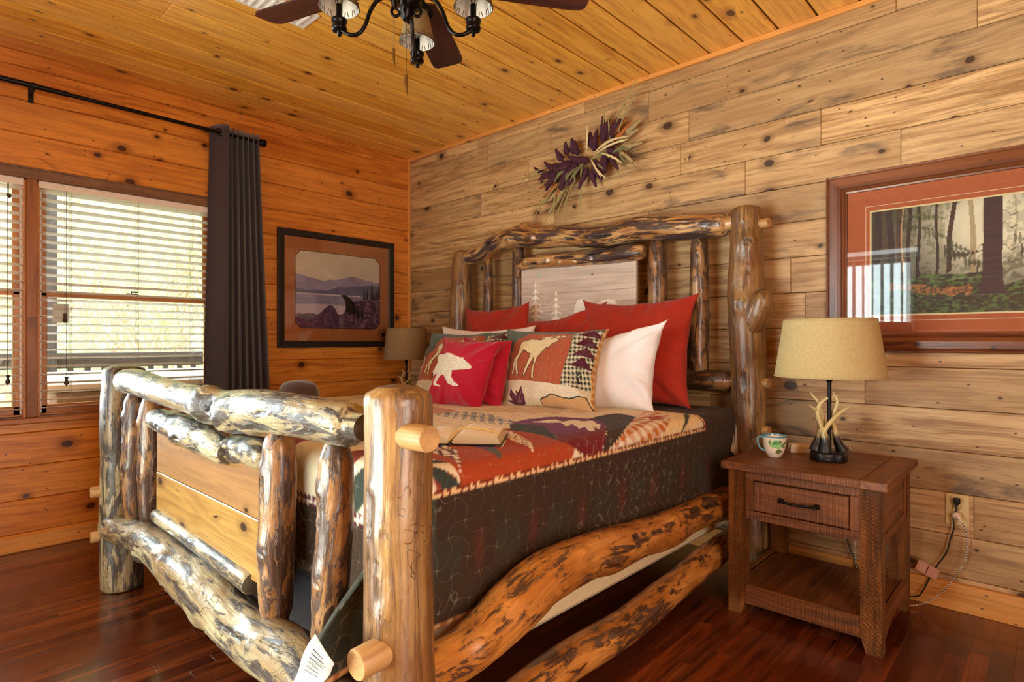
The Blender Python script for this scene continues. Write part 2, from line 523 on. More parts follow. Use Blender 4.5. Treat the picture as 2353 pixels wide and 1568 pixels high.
# ================================================================ materials
random.seed(7)
M_PINE = wood('amber_pine', [hx('#e8983c'), hx('#ac5c1a'), hx('#e8a654')], knot=hx('#3a1408'), knots=0.42, kscale=(4.6, 6.2), rough=0.32, coat=0.25, bump=0.10, tonevar=0.35)
M_CEIL = wood('ceiling_pine', [hx('#fabc48'), hx('#c87e24'), hx('#f8c870')], knot=hx('#4a1c0a'), knots=0.36, kscale=(4.4, 6.6), rough=0.30, coat=0.45, bump=0.08, tonevar=0.4)
M_WEATH = wood('weathered_pine', [hx('#dcb680'), hx('#8e6538'), hx('#9a7e58')], knot=hx('#33190f'), knots=0.34, kscale=(4.0, 5.6), rough=0.5, coat=0.05,
               blotch=hx('#5a4a3c'), blotch_amt=0.8, bump=0.14, tonevar=0.85)
M_FLOOR = wood('red_laminate', [hx('#94481f'), hx('#38140a'), hx('#521f0e')], knot=hx('#1a0805'), knots=0.10, kscale=(1.8, 7.0), rough=0.22, coat=0.5, crough=.12, bump=0.03, tonevar=1.0, gscale=0.55, grain=.8)
M_TRIM = wood('trim_pine', [hx('#e2a050'), hx('#c07a2c'), hx('#e8ae66')], knot=hx('#4a1c0a'), knots=0.3, kscale=(2.2, 8.0), rough=0.4, coat=0.2)
M_WINWOOD = wood('window_pine', [hx('#c88448'), hx('#9a5c2a'), hx('#d09458')], knot=hx('#4a1c0a'), knots=0.12, rough=0.4, coat=0.2)
M_VAL = wood('valance_wood', [hx('#8f6a4e'), hx('#5f4230'), hx('#8a6448')], knot=hx('#3a2014'), knots=0.0, rough=0.45, coat=0.2, gscale=0.8)
M_PLASTER = plain('plaster_white', hx('#c9b79a'), 0.8)
M_BLACK = plain('black_metal', hx('#16120f'), 0.38, Metallic=0.6)
M_IRON = plain('oiled_bronze', hx('#17110e'), 0.3, Metallic=0.75)
M_DARKROOM = plain('dark_board', hx('#2a1a10'), 0.8)
M_WHITE = plain('white_plastic', hx('#e8e2d8'), 0.4)
M_BRASS = plain('old_brass', hx('#7a5f2c'), 0.35, Metallic=0.9)

def glass_mat():
    t = NT('window_glass')
    tr = t.n('BsdfTransparent', {'Color': (0.97, 0.99, 0.98, 1)})
    gl = t.n('BsdfGlossy', {'Roughness': 0.0, 'Color': (1, 1, 1, 1)})
    fr = t.n('Fresnel', {'IOR': 1.45})
    mx = t.n('MixShader', {0: fr.outputs[0], 1: tr.outputs[0], 2: gl.outputs[0]})
    t.t.links.new(mx.outputs[0], t.out.inputs[0])
    return t.done()
M_GLASS = glass_mat()

XR, YF, ZC = 5.45, -4.45, 2.739     # right wall, front wall, ceiling height
WZ0, WZ1 = 0.727, 2.05              # window opening
WY0, WY1 = -3.60, -1.615

def rows(zlines, lo, hi):
    zs = [z for z in zlines if lo < z < hi]
    zs = sorted(set([lo] + zs + [hi]))
    return list(zip(zs[:-1], zs[1:]))

# ---------------------------------------------------------------- back wall (behind the headboard)
mb = MB(); rr = random.Random(3)
zl = [2.645 - 0.179 * k for k in range(-1, 16)]
joints = {2.645: [0.973, 2.35, 3.9], 2.466: [0.71, 1.39, 2.61, 4.35], 2.287: [0.9, 2.56, 3.30, 4.7], 2.108: [1.62, 2.93, 3.63], 1.929: [1.25, 2.35, 4.2]}
for z0, z1 in rows(zl, 0.0, ZC):
    key = min(joints, key=lambda k: abs(k - z1))
    js = joints[key] if abs(key - z1) < 0.02 else sorted(rr.uniform(0.4, 5.0) for _ in range(3))
    xs = [-0.02] + [j for j in js] + [XR]
    for a, b in zip(xs[:-1], xs[1:]):
        if b - a < 0.05: continue
        dy = rr.uniform(0, 0.0015)
        mb.box((a + .0006, dy, z0 + .0012), (b - .0006, 0.02, z1 - .0012), 0.0022, 0, rr.random())
wb = mb.build('wall_back', M_WEATH, kind='structure')
mb = MB(); mb.box((-0.2, 0.0185, -0.05), (XR + .1, 0.12, ZC + .1), 0, 0, 0.3)
mb.build('wall_backing', M_DARKROOM, wb)

# ---------------------------------------------------------------- left wall with its windows
mb = MB(); rr = random.Random(11)
zl = [2.657 - 0.183 * k for k in range(-1, 16)]
for z0, z1 in rows(zl, 0.0, ZC):
    parts = []
    cuts = [(YF, WY0 - .0), (WY1, 0.02)]
    if z1 <= WZ0 - .03 or z0 >= WZ1: segs = [(YF, 0.02, z0, z1)]
    else:
        segs = [(YF, WY0, z0, z1), (WY1, 0.02, z0, z1)]
        if z0 < WZ0 - .03: segs.append((WY0, WY1, z0, WZ0 - .03))
        if z1 > WZ1: segs.append((WY0, WY1, WZ1, z1))
    rid = rr.random()
    for y0, y1, a, b in segs:
        ys = [y0, y1]
        for q, (c, d) in enumerate(zip(ys[:-1], ys[1:])):
            mb.box((-0.022, c, a + .0012), (0.0, d, b - .0012), 0.0045, 1, (rid + q * .37) % 1)
wl_ = mb.build('wall_left', M_PINE, kind='structure')
mb = MB()
mb.box((-0.12, YF, -0.05), (-0.021, 0.03, WZ0 - .03), 0, 1, .3)
mb.box((-0.12, YF, WZ1), (-0.021, 0.03, ZC + .1), 0, 1, .3)
mb.box((-0.12, YF, WZ0 - .03), (-0.021, WY0, WZ1), 0, 1, .3)
mb.box((-0.12, WY1, WZ0 - .03), (-0.021, 0.03, WZ1), 0, 1, .3)
mb.build('wall_backing', M_DARKROOM, wl_)

# ---------------------------------------------------------------- right and front wall (behind the camera)
mb = MB(); rr = random.Random(5)
for z0, z1 in rows([0.18 * k for k in range(16)], 0, ZC):
    mb.box((XR, YF, z0 + .001), (XR + .02, 0.02, z1 - .001), .004, 1, rr.random())
mb.build('wall_right', M_PINE, kind='structure')
DX0, DX1, DZ = 1.15, 3.05, 2.06
mb = MB()
for z0, z1 in rows([0.18 * k for k in range(16)], 0, ZC):
    rid = rr.random()
    if z0 >= DZ: mb.box((-.02, YF - .02, z0 + .001), (XR + .02, YF, z1 - .001), .004, 0, rid)
    else:
        mb.box((-.02, YF - .02, z0 + .001), (DX0, YF, min(z1, 9) - .001), .004, 0, rid)
        mb.box((DX1, YF - .02, z0 + .001), (XR + .02, YF, z1 - .001), .004, 0, rid)
mb.build('wall_front', M_PINE, kind='structure')

# ---------------------------------------------------------------- ceiling
mb = MB(); rr = random.Random(21)
xs = sorted([3.287 + 0.183 * k for k in range(-17, 12)] + [])
xs = [-0.02] + [x for x in xs if 0 < x < XR] + [XR + .02]
for a, b in zip(xs[:-1], xs[1:]):
    ys = [YF - .02, rr.uniform(-3.4, -2.2), 0.02]
    if rr.random() < .5: ys = [YF - .02, 0.02]
    for c, d in zip(ys[:-1], ys[1:]):
        mb.box((a + .0045, c, ZC), (b - .0045, d - .0004, ZC + .02), 0.004, 1, rr.random())
ce = mb.build('ceiling', M_CEIL, kind='structure')
mb = MB(); mb.box((-0.15, YF - .1, ZC + .012), (XR + .1, 0.12, ZC + .1), 0, 1, .3)
mb.build('ceiling_backing', M_DARKROOM, ce)

# ---------------------------------------------------------------- floor
mb = MB(); rr = random.Random(4)
w = 0.0635; x = -0.03
while x < XR + .03:
    y = YF - rr.uniform(0, .9)
    while y < 0.02:
        L = rr.uniform(0.35, 1.0)
        if y + L > YF - .02:
            mb.box((x, max(y, YF - .03), -0.02), (x + w, min(y + L, 0.03), 0.0), 0.0006, 1, rr.random())
        y += L
    x += w
mb.build('floor', M_FLOOR, kind='structure')

# ---------------------------------------------------------------- trims and baseboards
mb = MB(); rr = random.Random(2)
for a, b in ((0, 1.62), (1.6215, 3.9), (3.9015, XR)):
    mb.box((a, -0.022, ZC - .027), (b, 0.0, ZC - .0002), .002, 0, rr.random())
mb.build('trim_1', M_TRIM, kind='structure')
mb = MB(); mb.box((0.0, -0.024, 0.12), (0.024, 0.0, ZC - .028), .003, 2, .4)
mb.build('trim_2', M_TRIM, kind='structure')
mb = MB()
mb.box((0.0, -0.014, 0.0), (XR, 0.0, 0.084), .002, 0, .21); mb.box((0.0, -0.026, 0.081), (XR, 0.0, 0.121), .003, 0, .66)
mb.build('baseboard_back', M_TRIM, kind='structure')
mb = MB()
mb.box((0.0, YF, 0.0), (0.013, -0.03, 0.082), .003, 1, .5); mb.box((0.0, YF, 0.0), (0.026, -0.03, 0.024), .006, 1, .8)
mb.build('baseboard_left', M_TRIM, kind='structure')

# ---------------------------------------------------------------- windows
def window(name, y0, y1):
    """double-hung wooden window in the opening y0..y1; the frame object carries the parts"""
    mb = MB()
    jx0, jx1 = -0.115, 0.004
    mb.box((jx0, y0, WZ0), (jx1, y0 + .014, WZ1), .002, 2, .2)
    mb.box((jx0, y1 - .014, WZ0), (jx1, y1, WZ1), .002, 2, .5)
    mb.box((jx0, y0, WZ1 - .016), (jx1, y1, WZ1), .002, 1, .7)
    mb.box((jx0, y0, WZ0 - .0), (-.03, y1, WZ0 + .016), .002, 1, .9)
    f = mb.build(name, M_WINWOOD, kind='structure')
    zm = 1.42
    for k, (a, b, xx) in enumerate(((WZ0 + .012, zm + .018, -0.070), (zm - .018, WZ1 - .012, -0.100))):
        s = MB(); st = .040
        ya, yb = y0 + .012, y1 - .012
        s.box((xx, ya, a), (xx + .028, ya + st, b), .004, 2, .3 + k * .1)
        s.box((xx, yb - st, a), (xx + .028, yb, b), .004, 2, .5 + k * .1)
        s.box((xx, ya, a), (xx + .028, yb, a + (.05 if k == 0 else .034)), .004, 1, .6)
        s.box((xx, ya, b - .034), (xx + .028, yb, b), .004, 1, .8)
        so = s.build('sash', M_WINWOOD, f)
        g = MB(); g.box((xx + .012, ya + st - .005, a + .03), (xx + .016, yb - st + .005, b - .03), 0)
        g.build('glass', M_GLASS, so)
        t = MB()
        for yy in (y0 + .016, y1 - .028):
            t.box((xx + .006, yy, a + .002), (xx + .022, yy + .010, b - .002), .001, 2, .1)
    t = MB()
    for yy in (y0 + .0145, y1 - .0245):
        t.box((-.040, yy, WZ0 + .018), (-.032, yy + .010, WZ1 - .02), .001, 2)
    t.build('screen_track', M_WHITE, f)
    l = MB(); ym = (y0 + y1) / 2
    l.box((-.062, ym - .030, zm + .018), (-.040, ym + .030, zm + .024), .002)
    l.tube([(-.051, ym - .004, zm + .022), (-.051, ym - .004, zm + .034), (-.045, ym + .03, zm + .034)], .005, 8)
    l.build('sash_lock', M_BLACK, f)
    return f
w1 = window('window_1', -2.553, WY1)
w2 = window('window_2', WY0 + .01, -2.600)
mb = MB(); mb.box((0.0, WY0 - .05, WZ0 - .030), (0.030, WY1 + .05, WZ0 - .002), .004, 1, .35)
mb.box((-.10, WY0, WZ0 - .029), (0.0, WY1, WZ0 - .001), .002, 1, .35)
mb.build('window_sill', M_WINWOOD, w1)
mb = MB(); mb.box((-0.11, -2.600, WZ0), (0.014, -2.553, WZ1), .004, 2, .77)
mb.build('trim_3', wood('mullion_pine', [hx('#a8682c'), hx('#7a4418'), hx('#a8682c')], knot=hx('#3a1408'), knots=.2, rough=.4, coat=.2), kind='structure')
# small safety sticker on the lower pane
mb = MB(); mb.box((-.0535, -2.475, 1.255), (-.0530, -2.400, 1.365), 0)
mb.build('glass_sticker', plain('sticker', hx('#cfd2cc'), .6), w1)

# ---------------------------------------------------------------- patio door behind the camera
mb = MB()
for a, b in (((DX0, YF - .08, 0), (DX0 + .05, YF + .01, DZ)), ((DX1 - .05, YF - .08, 0), (DX1, YF + .01, DZ)), ((DX0, YF - .08, DZ - .05), (DX1, YF + .01, DZ)),
             ((DX0, YF - .08, 0), (DX1, YF + .0, .04)), ((2.06, YF - .06, 0), (2.14, YF - .02, DZ))):
    mb.box(a, b, .003, 2, random.random())
dr = mb.build('door_1', M_WINWOOD, kind='structure')
mb = MB(); mb.box((DX0 + .05, YF - .045, .04), (DX1 - .05, YF - .040, DZ - .05), 0)
mb.build('glass', M_GLASS, dr)
vb = empty('vertical_blind', 'cream vertical vanes hanging half open across the patio door', 'blind', (0, YF + .07, 0))
mb = MB(); mb.box((DX0 - .03, -.03, 2.06), (DX1 + .03, .03, 2.10), .004); mb.build('headrail', M_WHITE, vb)
for k in range(21):
    xx = DX0 + .03 + k * .0915
    v = MB(); a = math.radians(62 + 6 * math.sin(k * 1.7))
    g = np.linspace(-.045, .045, 5)
    P = np.array([[[xx + q * math.cos(a) - .004 * math.cos(q * 34) * math.sin(a), q * math.sin(a) + .004 * math.cos(q * 34) * math.cos(a), z] for q in g] for z in (2.055, .03)])
    v.grid(P)
    if k == 0: M_VANE = plain('vane_fabric', hx('#d8d0c0'), .7)
    v.build('vane', M_VANE, vb)

# ================================================================ blinds
M_SLAT = plain('blind_slat', hx('#faf0e6'), 0.4)
M_CORD = plain('blind_cord', hx('#b8a888'), 0.8)
M_TASSEL = plain('blind_tassel', hx('#3a2620'), 0.4)
def blind(y0, y1, label, tassels):
    b = empty('window_blind', label, 'blind', (0, (y0 + y1) / 2, WZ1), group='wooden blinds in the window pair')
    h = (y1 - y0) / 2
    m = MB(); m.box((-.045, -h, -.045), (.008, h, -.002), .002, 1); m.build('headrail', M_SLAT, b)
    m = MB(); n = 27
    tlt = math.radians(-12)
    for k in range(n):
        z = -.060 - k * .0468
        c, s = math.cos(tlt) * .025, math.sin(tlt) * .025
        m.box((-.025, -h, -.0014), (.025, h, .0014), .001, 1, .3, M=xf((-.019, 0, z), ry=tlt))
    m.build('slats', M_SLAT, b)
    zb = -.060 - n * .0468 + .012
    m = MB(); m.box((-.043, -h, zb - .018), (.005, h, zb - .004), .003, 1); m.build('bottom_rail', M_VAL, b)
    for yy in (-h * .68, 0.02, h * .72):
        m = MB()
        for xx in (-.046, .009):
            m.tube([(xx, yy, -.045), (xx, yy, zb)], .0011, 6)
        for k in range(n):
            z = -.0635 - k * .0468
            m.tube([(-.046, yy, z - .008), (.009, yy + .004, z + .006)], .0008, 5)
        m.build('ladder_cord', M_CORD, b)
    for yy, zt in tassels:
        m = MB(); m.tube([(.012, yy, -.045), (.013, yy, zt)], .0013, 6); c = m.build('pull_cord', plain('cord_dark', hx('#4c3c3c'), .8), b)
        m = MB()
        if zt < -.3:
            m.lathe([(0, .002), (.010, .0), (.010, -.006), (.0065, -.013), (.0065, -.020), (.0125, -.034), (.0115, -.042), (.004, -.046), (.003, -.052), (0, -.053)], 14, xf((.013, yy, zt)))
        else:
            m.lathe([(0, .012), (.007, .010), (.0115, 0), (.007, -.010), (0, -.012)], 12, xf((.013, yy, zt)))
        m.build('tassel', M_TASSEL, c)
    return b
blind(-2.545, -1.625, 'pale slatted wooden blind over the window beside the dark curtain', [(-.345, -.745), (-.338, -1.105), (.432, -.165)])
blind(-3.575, -2.612, 'pale slatted blind at the left edge, only its right end in frame', [(.415, -1.085), (.42, -.115)])
mb = MB(); mb.box((0.0, WY0 - .06, WZ1 - .008), (0.022, WY1 + .075, WZ1 + .058), .003, 1, .4)
mb.box((0.020, WY0 - .06, WZ1 - .006), (0.028, WY1 + .075, WZ1 + .008), .002, 1, .4)
mb.box((0.020, WY0 - .06, WZ1 + .046), (0.028, WY1 + .075, WZ1 + .056), .002, 1, .4)
tag(mb.build('blind_valance', M_VAL), 'long brown wooden valance board across the top of the blinds', 'valance')

# ================================================================ curtain and rod
rod = empty('curtain_rod', 'black curtain rod with knob finial above the window', 'curtain rod', (0.1, -2.6, 2.53))
m = MB(); m.tube([(0, -1.5, 0), (0, .17, 0)], .0145, 16); m.tube([(0, .16, 0), (0, 1.235, 0)], .0115, 16); m.build('pole', M_BLACK, rod)
m = MB(); m.lathe([(0, 0), (.012, .0), (.014, .006), (.021, .012), (.027, .024), (.023, .036), (.028, .046), (.022, .058), (0, .062)], 8, xf((0, 1.228, 0), rx=-R90)); m.build('finial', M_BLACK, rod)
for yb in (.02, 1.13):
    m = MB(); m.box((-.0985, yb - .012, -.065), (-.094, yb + .012, .02), .001); m.box((-.097, yb - .006, -.022), (.004, yb + .006, -.015), .001)
    m.tube([(0, yb - .008, 0), (0, yb + .008, 0)], .018, 14); m.build('bracket', M_BLACK, rod)

def curtain():
    ns, nz = 260, 60
    s = np.linspace(0, 1, ns)
    z = np.linspace(0, 1, nz)          # 0 top, 1 hem
    S, Z = np.meshgrid(s, z)
    # phase: first panel wide, then tight pleats
    ph = np.where(S < .18, S / .18 * .5, .5 + (S - .18) / .82 * 6.0)
    yt = np.where(S < .18, -1.664 + .085 * (S / .18), -1.579 + .205 * (S - .18) / .82)
    yb_ = np.where(S < .18, -1.720 + .13 * (S / .18), -1.590 + .320 * (S - .18) / .82)
    y = yt + (yb_ - yt) * Z ** 1.1
    amp = .040 + .012 * Z + .006 * fbm(S * 6, Z * 1.2, 0, 5)
    x = .098 - amp * np.cos(ph * 2 * np.pi) * np.where(S < .18, 1.3, .75)
    x = x + .004 * fbm(S * 9, Z * 3, 0, 9)
    y = y + .010 * np.sin(ph * 2 * np.pi) * np.minimum(1, .4 + Z) * (S > .18)
    zz = 2.572 - Z * 2.545 + .004 * np.sin(ph * 6)
    zz = zz + .010 * (S < .18) * np.sin(S / .18 * np.pi) * (Z < .02)
    P = np.stack([x, y, zz], -1)
    m = MB(); m.grid(P, np.stack([S * 1.3, Z * 2.5, 0 * S], -1))
    return m
cu = empty('curtain', 'dark grey curtain panel gathered beside the window', 'curtain', (0, 0, 0))
M_CURT = cloth('curtain_cloth', hx('#40373e'), rough=.75, weave=1400, sheen=.5, bump=.1)
co = curtain().build('panel', M_CURT, cu)
sm = co.modifiers.new('thick', 'SOLIDIFY'); sm.thickness = .0025
m = MB(); th = np.linspace(0, 2 * np.pi, 24, endpoint=False)
cy, cz = -1.627, 2.528
ring = np.array([(0.1115 + .0, cy + .020 * math.cos(a), cz + .024 * math.sin(a)) for a in th])
m.tube(np.vstack([ring, ring[:1]]), .0035, 8, cap=False)
m.build('grommet', M_BLACK, cu)

# ================================================================ ceiling vent
v = empty('ceiling_vent', 'white ceiling air vent partly hidden by the fan blade', 'vent', (1.44, -1.85, ZC - .001))
m = MB(); m.box((-.085, -.17, -.008), (.085, .17, 0), .003); m.build('frame', M_WHITE, v)
m = MB()
for k in range(9): m.box((-.065, -.150 + k * .034, -.014), (.065, -.138 + k * .034, -.008), .001)
m.build('louvre', M_WHITE, v)

# ================================================================ measured outlines (metres / unit squares)
Q_RED3 = [(2.193, -0.46, 0.774), (2.81, -0.42, 0.828), (2.765, -0.24, 1.382), (2.086, -0.27, 1.379)]
Q_RED2 = [(1.664, -0.45, 0.753), (2.287, -0.45, 0.776), (2.228, -0.27, 1.37), (1.586, -0.27, 1.27)]
Q_RED1 = [(1.13, -0.44, 0.728), (1.806, -0.44, 0.75), (1.61, -0.25, 1.401), (0.991, -0.24, 1.385)]
Q_WR = [(2.224, -0.68, 0.776), (2.725, -0.62, 0.816), (2.724, -0.5, 1.238), (2.098, -0.52, 1.098)]
Q_WL = [(1.118, -0.6, 0.736), (1.966, -0.6, 0.768), (1.81, -0.42, 1.24), (0.95, -0.42, 1.249)]
Q_WM = [(1.892, -0.64, 0.765), (2.459, -0.64, 0.801), (2.377, -0.52, 1.155), (1.8, -0.52, 1.181)]
Q_WOLF = [(1.104, -0.84, 0.754), (1.979, -0.84, 0.77), (1.815, -0.62, 1.206), (1.123, -0.66, 1.202)]
Q_MOOSE = [(1.991, -0.9, 0.799), (2.551, -0.84, 0.809), (2.483, -0.64, 1.203), (1.856, -0.7, 1.21)]
Q_CB = [(1.695, -0.98, 0.778), (2.066, -0.98, 0.807), (2.033, -0.86, 1.15), (1.685, -0.88, 1.17)]
Q_BEAR = [(1.649, -1.12, 0.791), (2.016, -1.08, 0.801), (2.06, -0.98, 1.148), (1.621, -0.98, 1.167)]
U_MOOSE = [(0.343, 0.809), (0.393, 0.802), (0.449, 0.793), (0.522, 0.835), (0.6, 0.822), (0.628, 0.809), (0.605, 0.769), (0.573, 0.755), (0.555, 0.721), (0.55, 0.684), (0.526, 0.701), (0.515, 0.68), (0.477, 0.619), (0.439, 0.557), (0.424, 0.476), (0.424, 0.368), (0.428, 0.3), (0.408, 0.302), (0.409, 0.38), (0.411, 0.475), (0.408, 0.59), (0.396, 0.542), (0.36, 0.446), (0.336, 0.37), (0.332, 0.329), (0.313, 0.335), (0.321, 0.39), (0.35, 0.5), (0.37, 0.606), (0.333, 0.621), (0.29, 0.668), (0.247, 0.598), (0.224, 0.536), (0.226, 0.454), (0.246, 0.352), (0.226, 0.35), (0.208, 0.426), (0.202, 0.535), (0.192, 0.466), (0.178, 0.362), (0.162, 0.357), (0.164, 0.424), (0.18, 0.534), (0.219, 0.604), (0.235, 0.673), (0.249, 0.763), (0.284, 0.795)]
U_ANTLER = [(0.45, 0.84), (0.502, 0.807), (0.589, 0.822), (0.653, 0.836), (0.716, 0.863), (0.693, 0.872), (0.541, 0.858)]
U_FIELD = [(0.275, 0.906), (0.765, 0.91), (0.712, 0.236), (0.077, 0.295), (0.131, 0.657), (0.177, 0.768)]
U_GING = [(0.775, 0.923), (1.013, 0.976), (0.996, 0.873), (0.974, 0.21), (0.71, 0.23)]
U_PINES = [[(0.89, 0.865), (1.014, 0.728), (0.792, 0.75)], [(0.901, 0.729), (1.006, 0.589), (0.774, 0.614)], [(0.889, 0.591), (0.989, 0.452), (0.767, 0.476)], [(0.922, 0.969), (1.01, 0.866), (0.808, 0.871), (0.851, 0.924)]]
U_PTRUNK = [(0.846, 0.44), (0.901, 0.44), (0.893, 0.273), (0.837, 0.269)]
U_EDGE = [(0.985, 0.989), (1.039, 0.989), (1.082, 0.462), (1.019, -0.018), (0.973, 0.121), (0.974, 0.21), (0.993, 0.873)]
U_WOLF = [(0.083, 0.635), (0.095, 0.587), (0.097, 0.462), (0.09, 0.42), (0.076, 0.447), (0.074, 0.378), (0.059, 0.46), (0.054, 0.377), (0.045, 0.418), (0.059, 0.53), (0.071, 0.586)]
U_LEAF = [(0.165, 0.183), (0.196, 0.13), (0.224, 0.097), (0.237, 0.071), (0.236, 0.146), (0.261, 0.127), (0.294, 0.195), (0.301, 0.144), (0.317, 0.09), (0.305, 0.015), (0.243, 0.006), (0.174, 0.018), (0.12, 0.049), (0.183, 0.04), (0.153, 0.106)]
U_TAN = [(0.489, 0.049), (0.531, 0.078), (0.618, 0.118), (0.687, 0.102), (0.778, 0.095), (0.866, 0.121), (0.944, 0.126), (0.989, -0.007), (0.498, -0.045)]
U_BOT = [(-0.051, 0.288), (0.077, 0.295), (0.712, 0.234), (0.974, 0.21), (1.035, -0.055), (-0.018, -0.143)]
U_BEAR = [(-0.027, 0.637), (0.003, 0.7), (0.089, 0.735), (0.19, 0.725), (0.286, 0.729), (0.363, 0.733), (0.472, 0.7), (0.578, 0.674), (0.613, 0.688), (0.644, 0.654), (0.74, 0.604), (0.799, 0.56), (0.786, 0.529), (0.694, 0.509), (0.619, 0.498), (0.505, 0.484), (0.526, 0.392), (0.577, 0.333), (0.684, 0.284), (0.681, 0.263), (0.578, 0.271), (0.479, 0.297), (0.419, 0.356), (0.369, 0.416), (0.286, 0.397), (0.251, 0.287), (0.328, 0.267), (0.323, 0.251), (0.209, 0.262), (0.178, 0.314), (0.183, 0.438), (0.089, 0.418), (0.118, 0.296), (0.156, 0.27), (0.067, 0.266), (0.023, 0.377), (-0.025, 0.305), (-0.05, 0.319), (-0.033, 0.428), (-0.041, 0.551)]
QP_GREEN1 = [(2.635, -1.855), (2.537, -1.742), (2.62, -1.715), (2.697, -1.722), (2.8, -1.771), (2.939, -1.875), (2.958, -1.903), (2.862, -1.856), (2.796, -1.842), (2.707, -1.844)]
QP_HOUND = [(2.608, -1.88), (2.662, -1.865), (2.793, -1.921), (2.972, -2.062), (2.87, -2.01), (2.771, -2.001)]
QP_SQ = [(2.578, -1.618), (2.668, -1.551), (2.794, -1.615), (2.894, -1.683), (2.962, -1.752), (2.873, -1.703), (2.76, -1.663), (2.661, -1.708)]
QP_GREEN2 = [(2.546, -1.419), (2.592, -1.351), (2.693, -1.375), (2.899, -1.545), (2.937, -1.585), (2.856, -1.549), (2.752, -1.532), (2.658, -1.539)]
QP_PURPLE = [(2.535, -1.405), (2.499, -1.246), (2.533, -1.112), (2.657, -1.042), (2.803, -1.129), (3.038, -1.467), (2.937, -1.585), (2.675, -1.369), (2.566, -1.4)]
QP_OAK = [(2.576, -1.332), (2.583, -1.259), (2.59, -1.183), (2.657, -1.215), (2.637, -1.117), (2.701, -1.149), (2.716, -1.097), (2.82, -1.186), (2.883, -1.286), (2.826, -1.251), (2.894, -1.327), (2.88, -1.352), (2.813, -1.285), (2.828, -1.338), (2.729, -1.248), (2.752, -1.32), (2.673, -1.251), (2.65, -1.298)]
QP_BROWN = [(2.657, -1.042), (2.65, -0.882), (2.667, -0.801), (2.791, -0.87), (2.938, -1.187), (3.02, -1.425), (3.015, -1.431), (2.803, -1.129)]
QP_GING = [(2.791, -0.87), (2.691, -0.61), (2.887, -0.722), (3.004, -0.995), (3.014, -1.205), (3.031, -1.43), (3.026, -1.436), (2.941, -1.183)]
QP_HEAD = [(2.535, -0.408), (2.701, -0.167), (2.955, -0.588), (3.082, -0.927), (3.042, -1.086), (2.887, -0.722), (2.691, -0.61)]
QP_STAR = [[(2.707, -0.486), (2.728, -0.405), (2.814, -0.564), (2.809, -0.636)], [(2.706, -0.371), (2.775, -0.422), (2.922, -0.626), (3.028, -0.868), (2.859, -0.569)], [(2.569, -0.359), (2.62, -0.286), (2.699, -0.378), (2.65, -0.462)]]
QP_RUST = [(2.525, -1.793), (2.523, -1.702), (2.63, -1.488), (2.792, -1.477), (2.94, -1.522), (3.154, -1.715), (3.269, -1.93), (3.119, -2.361), (2.521, -1.859)]
QP_PINK = [(1.821, -1.223), (1.92, -1.229), (2.056, -1.255), (2.086, -1.37), (2.062, -1.419)]
QP_BAND = [(2.062, -1.419), (2.101, -1.257), (2.303, -1.273), (2.536, -1.362), (2.529, -1.453), (2.339, -1.458), (2.122, -1.468)]
P_TAG = [(3.06, -2.535, 0.546), (3.116, -2.535, 0.546), (3.137, -2.535, 0.53), (3.087, -2.535, 0.473), (2.948, -2.535, 0.417), (3.002, -2.535, 0.479)]

# ================================================================ log bed
M_LOG = logwood('log_footboard', hx('#bdb590'), hx('#94784c'), hx('#242020'), patch=.55, rough=.34, coat=.32, scale=.8)
M_LOGH = logwood('log_headboard', hx('#d8b47c'), hx('#a87038'), hx('#1c1822'), patch=.52, rough=.24, coat=.7, seed=3.1, scale=.5)
M_LOGP = logwood('log_post', hx('#aa8650'), hx('#7c5026'), hx('#4a3420'), patch=.42, rough=.34, coat=.45, seed=7.7, scale=.35)
M_LOGS = logwood('log_spindle', hx('#b88c56'), hx('#8a5c30'), hx('#2c1c14'), patch=.60, rough=.34, coat=.45, seed=5.2, scale=1.1)
M_LOGR = logwood('log_side_rail', hx('#d89448'), hx('#b06a26'), hx('#35241a'), patch=.47, rough=.34, coat=.45, seed=9.4)
M_PEG = wood('peg_wood', [hx('#c09862'), hx('#98703e'), hx('#b88c58')], knots=0, rough=.5, coat=.1, grain=.3)
M_PANEL = wood('footboard_panel', [hx('#a47a4c'), hx('#74502c'), hx('#b08654')], knot=hx('#2e1a10'), knots=.34, kscale=(4, 8), rough=.34, coat=.4)
M_WHITEWASH = wood('whitewashed_board', [hx('#dccdbc'), hx('#b4a496'), hx('#c8bcb0')], knot=hx('#4a3a30'), knots=.12, kscale=(5, 9), rough=.5, coat=.1, grain=.3)
M_CREAMPAINT = plain('cream_paint', hx('#fbf8ec'), .5)

